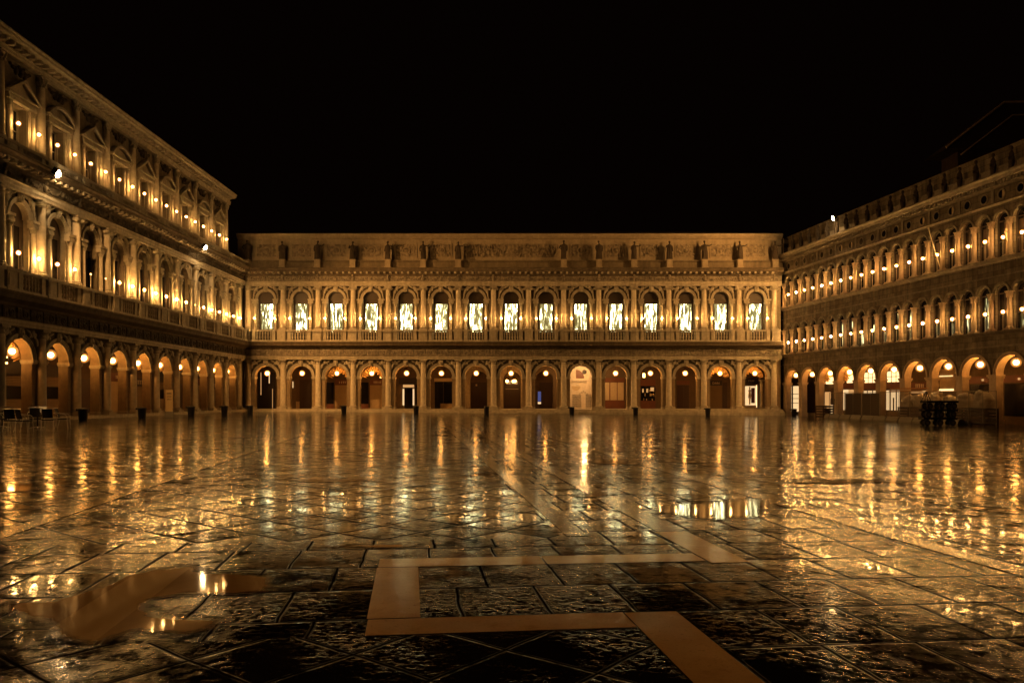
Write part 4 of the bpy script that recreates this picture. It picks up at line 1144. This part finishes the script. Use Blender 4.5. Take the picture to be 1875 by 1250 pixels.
# chandelier in the passage of the far wing
ch = empty('chandelier', world(fw, 7*B+B/2, 1.2, 3.15), 0, 'three-globe chandelier hanging in the middle arch of the far wing', 'chandelier')
m = MB(); m.lathe([(.02,-.12),(.08,-.06),(.05,.05),(.03,.3),(.05,.4),(.02,.6),(.012,2.2)],0,0,8)
arms = [R(180), R(-20), R(55)]
for a in arms: m.tube([(0,0,.0),(.22*math.cos(a),.22*math.sin(a),-.12),(.42*math.cos(a),.42*math.sin(a),.0),(.42*math.cos(a),.42*math.sin(a),.10)],.02,6)
m.build('stem', M['iron'], ch)
gm = MB(); r = .14; gm.lathe([(.001,-r)]+[(r*math.sin(PI*k/7),-r*math.cos(PI*k/7)) for k in range(1,7)]+[(.001,r)],0,0,12); gmm = gm.mesh('globe', M['smallglobe'])
for a in arms: put('globe', gmm, ch, (.42*math.cos(a),.42*math.sin(a),.22))

# floodlights on the ledges, each with its own spot light; the nearest left one is added
def floodlight(loc, aim, label, power, spot=R(150), col=(1.0,.455,.115)):
    o = empty('floodlight', loc, 0, label, 'floodlight', 'floodlights on the palace ledges')
    d = (Vector(aim)-Vector(loc)).normalized(); q = d.to_track_quat('-Z','Y')
    b = MB(); b.box(-.40,.40,-.20,.20,-.02,.22); b.box(-.44,.44,-.24,.24,-.05,-.02); hb = b.build('housing', M['iron'], o); hb.rotation_mode = 'QUATERNION'; hb.rotation_quaternion = q
    g = MB(); g.ell((0,0,-.06),(.42,.21,.16),None,14,8); gb = g.build('lens', M['flood'], o); gb.rotation_mode = 'QUATERNION'; gb.rotation_quaternion = q
    k = MB(); k.tube([(0,0,-.45),(0,0,0)],.03,6); k.build('bracket', M['iron'], o)
    l = bpy.data.lights.new('floodlight_beam', 'SPOT'); l.energy = power; l.color = col; l.spot_size = spot; l.spot_blend = .6; l.shadow_soft_size = .22
    lo = bpy.data.objects.new('floodlight_beam', l); COL.objects.link(lo); lo.parent = o; lo.rotation_mode = 'QUATERNION'; lo.rotation_quaternion = q; lo.location = d*.30
    return o
floodlight((-26.75,45.1,14.75),(0,60,0),'bright floodlight on the left palace ledge, the nearer and larger-looking of two', 4500, R(150))
floodlight((-26.75,66.8,14.7),(0,78,-5),'bright floodlight on the left palace ledge, the farther one near the corner', 10500, R(112))
floodlight((-26.75,25.2,14.75),(2,12,0),'added unseen floodlight on the left palace ledge, lighting the foreground paving', 8000, R(150))  # out of view, added to brighten the foreground paving
FR_ = world(rp_, 11.0, -.95, 17.75)
floodlight(FR_,(-8,90,3),'bright floodlight among the finials on the parapet of the right palace', 5500, R(118))

m = MB(); m.tube([(31.75,56.8,10.9),(29.6,54.6,13.6)],.035,6); m.ell((29.58,54.58,13.63),(.07,.07,.07)); tag(m.build('flagpole', M['letters']), 'thin pale flagpole slanting out over the upper windows of the right palace', 'flagpole')
# ------------------------------------------------------------------ statues on the attic
def statue_mesh(seed):
    r = random.Random(seed); m = MB(); H_ = 1.92
    lean = r.uniform(-.05,.05); w = r.uniform(.92,1.08); hip = r.choice((-1,1))
    prof = [(.001,0),(.27*w,.0),(.26*w,.08),(.24*w,.35),(.22*w,.7),(.235*w,.92),(.20*w,1.1),(.235*w,1.32),(.22*w,1.46),(.10,1.55),(.075,1.62),(.001,1.66)]
    m.lathe([(a*.92,b) for a,b in prof],0,0,14)
    for k in range(9):   # cloak folds
        a = r.uniform(0,2*PI); m.tube([(.2*math.cos(a),.17*math.sin(a),1.2+.15*r.random()),(.25*math.cos(a+.2),.2*math.sin(a+.2),.7),(.27*math.cos(a+.3),.22*math.sin(a+.3),.03)],.045,6)
    m.ell((lean*.8,-.02,1.79),(.095,.115,.135)); m.ell((lean*.8,.03,1.83),(.11,.12,.11)); m.ell((lean*.8,-.10,1.72),(.05,.05,.07))
    m.ell((0,-.01,1.42),(.27*w,.15,.12))
    kind = r.randrange(4)
    for s in (-1,1):
        sh = Vector((s*.24*w,0,1.44))
        if kind == 0 and s == 1: el, ha = Vector((.42,-.05,1.40)), Vector((.62,-.12,1.52))
        elif kind == 1 and s == -1: el, ha = Vector((-.36,-.1,1.2)), Vector((-.2,-.26,1.45))
        elif kind == 2 and s == hip: el, ha = Vector((s*.40,0,1.2)), Vector((s*.25,-.16,1.0))
        else: el, ha = Vector((s*.31,.0,1.14)), Vector((s*.27,-.14,.90))
        m.tube([tuple(sh),tuple(el)],.085,7,.065); m.tube([tuple(el),tuple(ha)],.065,7,.045); m.ell(tuple(ha),(.06,.06,.07))
    m.ell((hip*.1,-.17,.55),(.10,.11,.36)); m.box(-.25,.25,-.22,.22,-.02,.06)
    return remesh(m, 'statue', M['statue'], .035, 1)
sms = [statue_mesh(40+k) for k in range(7)]
for n, k in enumerate(STAT):
    o = put('statue', sms[(n*3) % 7], None, world(fw, k*B, -.42, 15.905), rnd.uniform(-.5,.5))
    s = rnd.uniform(.97,1.06); o.scale = (s*1.12,s*1.12,s)
    tag(o, 'weathered draped stone statue on the far wing roof parapet, %s from the left' % ORD[n], 'statue', 'statues along the parapet of the far wing')

# ------------------------------------------------------------------ litter bins
def bin_proto():
    o = empty('litter_bin')
    m = MB(); m.lathe([(.21,0),(.23,.03),(.26,.62),(.27,.64)],0,0,16); m.build('body', M['bin'], o)
    m = MB(); m.lathe([(.285,.64),(.29,.70),(.27,.73),(.10,.76),(.001,.765)],0,0,16); m.box(-.40,-.27,-.05,.05,.60,.72); m.build('lid', M['bin'], o)
    for s in (-1,1): pass
    return o
bins = [(152,770.6,'by the café chairs at the left'),(260,766.4,'before the left arcade, left of the yellowish totem'),(350,761.5,'before the left arcade, right of the yellowish totem'),(411,759.2,'before the left arcade close to the far corner'),
        (457.7,757.6,'in front of the first column of the far wing'),(629.6,756.6,'before the third arch of the far wing'),(762,757.2,'before the far wing, right of its glowing doorway'),
        (891,757.5,'before the column left of the chandelier arch'),(1047,758.2,'before the pale arch with the iron gate'),(1164,758.4,'before the twelfth arch of the far wing'),
        (1296,759.4,'below the dark shop sign of the far wing'),(1454,761,'at the first arch of the right palace'),(1520.5,764.5,'at the third arch of the right palace')]
bp_ = bin_proto()
for k, (px, py, lab) in enumerate(bins):
    X, Yd = pix(px, py)
    if Yd > 77: Yd = 77.0; X = (px-937.5)*Yd/1406.25
    o = bp_ if k == 0 else dup(bp_, (0,0,0))
    o.location = (X, Yd, gz(X)); o.rotation_euler = (0,0,0)
    if k == 0: o.rotation_euler = (0,0,0)
    tag(o, 'small black litter bin standing '+lab, 'litter bin', 'black litter bins round the square')

# ------------------------------------------------------------------ café chairs and tables
def chair_proto():
    o = empty('cafe_chair')
    s = MB(); s.rbox((0,.0,.45),(.46,.44,.05),Matrix.Rotation(R(-2),3,'X')); s.build('seat', M['rattan'], o)
    b = MB()
    n = 8; vs = []; 
    for i in range(n+1):
        a = R(-42)+R(84)*i/n
        for z, off in ((.52,0),(.70,.05),(.92,.10)):
            vs.append((.30*math.sin(a), .08+.16*math.cos(a)+off, z))
    fs = []
    for i in range(n):
        for j in range(2): fs.append((i*3+j, i*3+3+j, i*3+4+j, i*3+1+j))
    b.add(vs, fs, True); b2 = [(x*.93,y-.025,z) for x,y,z in vs]; b.add(b2, [tuple(reversed(f)) for f in fs], True)
    b.build('backrest', M['rattan'], o)
    for sx in (-1,1):
        for (fy,ty) in ((-.20,-.24),(.20,.30)):
            m = MB(); m.tube([(sx*.22,fy,.44),(sx*.245,ty,.0)],.015,7); m.build('leg', M['alu'], o)
        m = MB(); m.tube([(sx*.235,-.21,.43),(sx*.27,-.20,.58),(sx*.285,-.12,.66),(sx*.285,.05,.69),(sx*.24,.26,.74)],.014,7); m.build('armrest', M['alu'], o)
    m = MB(); m.tube([(.24*math.sin(R(-60+12*k))*1.25,.09+.17*math.cos(R(-60+12*k))+.11,.93) for k in range(11)],.014,6); m.build('back_rail', M['alu'], o)
    return o
cp = chair_proto()
chairs = [(3,786,2.7,'at the very left edge of the photo'),(22,789,3.35,'second of the row from the left edge'),(45,790,2.6,'third of the row from the left edge'),(64,785,.6,'half hidden behind the tilted pale table'),(90,787,3.4,'fourth of the row, back to the camera'),(116,785,1.85,'rightmost of the row, seen sideways')]
for k, (px, py, rz, lab) in enumerate(chairs):
    X, Yd = pix(px, py); o = cp if k == 0 else dup(cp, (0,0,0))
    o.location = (X, Yd, gz(X)+.002); o.rotation_euler = (0,0,rz)
    tag(o, 'dark café armchair with bright metal legs, '+lab, 'chair', 'café chairs on the wet paving at the left')
def table(px, py, rz, label, tilt):
    X, Yd = pix(px, py); o = empty('cafe_table', (X,Yd,gz(X)+.002), rz, label, 'table', 'pale café tables among the chairs')
    m = MB(); m.rbox((0,0,.0),(.68,.68,.03),Matrix.Identity(3)); tp = m.build('table_top', M['tabletop'], o, (0,.0,.84)); tp.rotation_euler = (R(tilt),0,0)
    m = MB(); m.lathe([(.03,.05),(.028,.80)],0,0,10); m.build('stem', M['iron'], o)
    m = MB()
    for a in range(4): m.tube([(0,0,.08),(.32*math.cos(a*PI/2),.32*math.sin(a*PI/2),.02)],.02,6)
    m.build('foot', M['alu'], o)
table(69,784,.5,'pale square café table with its top tilted towards the camera, between dark chairs',24)
table(4,783,-.4,'pale square café table at the left edge of the photo among dark chairs',20)

# ------------------------------------------------------------------ totem by the left arcade
X, Yd = pix(310,763.5)
o = empty('information_totem', (X,Yd,gz(X)), R(8), 'narrow yellowish information panel standing before the left arcade', 'sign')
m = MB(); m.box(-.24,.24,-.04,.04,.42,1.95); m.build('panel', M['panel'], o)
m = MB(); m.box(-.27,.27,-.14,.14,0,.40); m.build('base', M['concrete'], o)
m = MB(); strokes(m,-.17,.17,1.62,1.74,7,-.04,4); strokes(m,-.17,.17,1.42,1.50,9,-.04,5); strokes(m,-.17,.17,1.22,1.30,9,-.04,6); m.build('print', M['signdark'], o)

# ------------------------------------------------------------------ building site fence along the right arcade
FL = 2.6            # distance of the fence line in front of the right palace
def fpos(x, y=-FL): 
    p = world(rp_, x, y, 0); return (p[0], p[1], gz(p[0]))
RZ = -PI/2+ANG
def block_proto():
    o = empty('concrete_block')
    m = MB(); m.prism([(-.30,0),(.30,0),(.30,.12),(.14,.42),(-.14,.42),(-.30,.12)], -.72,.72); b = m.build('body', M['concrete'], o); b.rotation_euler = (0,0,R(90))
    m = MB()
    for s in (-1,1): m.ring(s*.4,.42,.03,.05,-.01,.01,8,0,PI)
    m.build('lifting_loop', M['iron'], o)
    return o
bk = block_proto()
for k in range(11):
    o = bk if k == 0 else dup(bk, (0,0,0))
    o.location = fpos(12.6+1.55*k, -FL-.05); o.rotation_euler = (0,0,RZ+rnd.uniform(-.03,.03))
    tag(o, 'low sloped concrete block holding the site fence, %s from the far end of the row' % ORD[k], 'concrete block', 'concrete blocks along the site fence')
def fence_proto():
    o = empty('fence_panel')
    m = MB(); L = 2.35
    for x in (0.03,L-.03): m.tube([(x,0,.05),(x,0,2.3)],.022,6)
    for z in (.2,2.28): m.tube([(.03,0,z),(L-.03,0,z)],.02,6)
    m.tube([(L/2,0,.2),(L/2,0,2.28)],.015,6); m.build('frame', M['galv'], o)
    m = MB()
    for k in range(36): m.box(.06+k*.0635,.067+k*.0635,-.003,.003,.2,2.28)
    for k in range(14): m.box(.03,L-.03,-.0045,-.0032,.28+k*.15,.286+k*.15)
    m.build('wire_mesh', M['galv'], o)
    return o
fp = fence_proto()
for k in range(8):
    o = fp if k == 0 else dup(fp, (0,0,0))
    o.location = fpos(12.2+2.4*k, -FL+.42); o.rotation_euler = (0,0,RZ)
    tag(o, 'tall wire-mesh site fence panel before the right arcade, %s from its far end' % ORD[k], 'fence panel', 'wire-mesh panels of the site fence')
    if 0 < k < 3:
        m = MB(); m.box(.06,2.29,.012,.02,.3,2.2); m.build('brown_sheet', M['tarp'], o)
# wrapped bundles behind the fence
def sack_mesh(seed):
    r = random.Random(seed); m = MB()
    m.ell((0,0,.55),(.62,.5,.55),None,12,8)
    for k in range(9): a = r.uniform(0,6.28); m.ell((.42*math.cos(a),.34*math.sin(a),r.uniform(.3,.95)),(.28,.26,.25))
    m.box(-.5,.5,-.42,.42,0,.6)
    return remesh(m, 'wrapped_bundle', M['sack'], .06, 3)
sk = [sack_mesh(k) for k in range(3)]
def crate_proto():
    o = empty('slatted_crate')
    m = MB()
    for z in (.10,.32,.54,.76,.98):
        m.box(-.62,.62,-.5,-.47,z,z+.16); m.box(-.62,.62,.47,.5,z,z+.16); m.box(-.62,-.59,-.47,.47,z,z+.16); m.box(.59,.62,-.47,.47,z,z+.16)
    m.build('slats', M['wood'], o)
    m = MB()
    for x in (-.6,.6):
        for y in (-.48,.48): m.box(x-.04,x+.04,y-.04,y+.04,0,1.16)
    m.box(-.58,.58,-.46,.46,.06,.09); m.box(-.58,.58,-.46,.46,1.0,1.03); m.build('posts', M['wood'], o)
    return o
cr = crate_proto(); cr.location = fpos(12.0,-FL+.1); cr.rotation_euler = (0,0,RZ); tag(cr, 'dark slatted wooden crate at the far end of the site fence, nothing on it', 'crate', 'dark slatted crates on the building site')
for k, x in enumerate((21.6,23.0,24.5,26.0,27.6,29.2)):
    o = dup(cr, fpos(x,-FL+1.35), RZ+rnd.uniform(-.1,.1), 'dark slatted crate under a pale bundle behind the site fence, %s from far end' % ORD[k])
    p = fpos(x,-FL+1.35); s = put('wrapped_bundle', sk[k % 3], None, (p[0],p[1],p[2]+1.16), RZ+k)
    s.scale = (1.05,1.0,.78+.12*(k % 3)); tag(s, 'lumpy pale plastic-wrapped bundle on a crate behind the site fence, %s from the far end' % ORD[k], 'bundle', 'wrapped bundles on the building site')
# stacked carts in front of the fence
def cart_proto():
    o = empty('flat_cart')
    m = MB(); m.box(-1.05,1.05,-.38,.38,.44,.50); m.box(-1.05,1.05,-.40,-.38,.40,.54); m.box(-1.05,1.05,.38,.40,.40,.54); m.build('deck', M['iron'], o)
    for x in (-.80,.0,.80):
        for y in (-.30,.30):
            w = MB(); w.ring(0,0,.10,.20,-.05,.05,16,0,2*PI); wh = w.build('wheel', M['rubber'], o, (x,y,.20))
            w = MB(); w.ring(0,0,.0,.10,-.035,.035,10,0,2*PI); w.build('rim', M['galv'], wh)
            
    m = MB()
    for x in (-.80,0,.80): m.tube([(x,-.33,.20),(x,.33,.20)],.02,6); m.tube([(x,0,.2),(x,0,.44)],.04,6)
    m.build('axles', M['iron'], o)
    return o
ct = cart_proto(); X, Yd = pix(1717,779)
for k, (dz, lab) in enumerate(((0,'bottom'),(.542,'middle'),(1.084,'top'))):
    o = ct if k == 0 else dup(ct, (0,0,0))
    o.location = (X+.05*k, Yd, gz(X)+.002+dz); o.rotation_euler = (0,0,R(-4+3*k)); tag(o, 'dark six-wheeled flat cart, %s one of the stack before the site fence' % lab, 'cart', 'flat carts stacked before the site fence')
af = empty('folding_trestle', (X-.75, Yd, gz(X)+1.63), .2, 'dark A-shaped folding trestle standing on the stacked carts', 'trestle')
m = MB()
for s in (-1,1):
    m.tube([(s*.22,-.15,0),(0,-.02,.62)],.02,6); m.tube([(s*.22,.15,0),(0,.02,.62)],.02,6)
m.tube([(-.13,-.09,.26),(.13,-.09,.26)],.014,6); m.build('frame', M['iron'], af)
# orange timbers lying across the bundles
for k, dz in enumerate((0,.18)):
    p = fpos(21.5+.4*k,-FL+1.1); m = MB(); m.box(-1.9,1.9,-.05,.05,-.04,.04)
    o = m.build('timber_beam', M['timber'], None, (p[0],p[1],p[2]+2.36+dz), RZ+.1*k); tag(o, 'long orange timber beam laid over the wrapped bundles, %s of the pair' % ('lower' if k == 0 else 'upper'), 'beam', 'orange timber beams')
p = fpos(10.6,-.9)
ms = empty('menu_stand', p, RZ, 'lit menu stand beside a pillar of the right arcade, bright strip below a dark board', 'sign')
m = MB(); m.box(-.05,.05,-.05,.05,0,1.25); m.box(-.3,.3,-.2,.2,0,.06); m.build('post', M['iron'], ms)
m = MB(); m.box(-.26,.26,-.06,.06,1.25,1.75); m.build('board', M['signdark'], ms)
m = MB(); m.box(-.18,.18,-.08,-.052,.35,1.2); m.build('lit_strip', M['shopwhite'], ms)
X, Yd = pix(1596,770)

# ------------------------------------------------------------------ night sky, camera, render settings
w = bpy.data.worlds.new('World'); scene.world = w; w.use_nodes = True
nt = w.node_tree; nt.nodes.clear()
out = nt.nodes.new('ShaderNodeOutputWorld'); bg = nt.nodes.new('ShaderNodeBackground')
bg.inputs[0].default_value = (1.0,.40,.24,1); bg.inputs[1].default_value = .0010
nt.links.new(bg.outputs[0], out.inputs[0])
cam = bpy.data.cameras.new('camera'); co = bpy.data.objects.new('camera', cam); COL.objects.link(co)
co.location = (0,0,1.55); co.rotation_euler = (R(90),0,0); cam.lens = 27; cam.sensor_width = 36; cam.shift_y = 104/1875
cam.clip_start = .05; cam.clip_end = 2000
scene.camera = co
vs_ = scene.view_settings; vs_.view_transform = 'Standard'; vs_.look = 'None'; vs_.exposure = .3; vs_.gamma = 1
cy = scene.cycles
cy.use_denoising = True; cy.max_bounces = 6; cy.diffuse_bounces = 3; cy.glossy_bounces = 3; cy.transparent_max_bounces = 8
cy.sample_clamp_indirect = 6.0; cy.use_light_tree = True; cy.caustics_reflective = False; cy.caustics_refractive = False
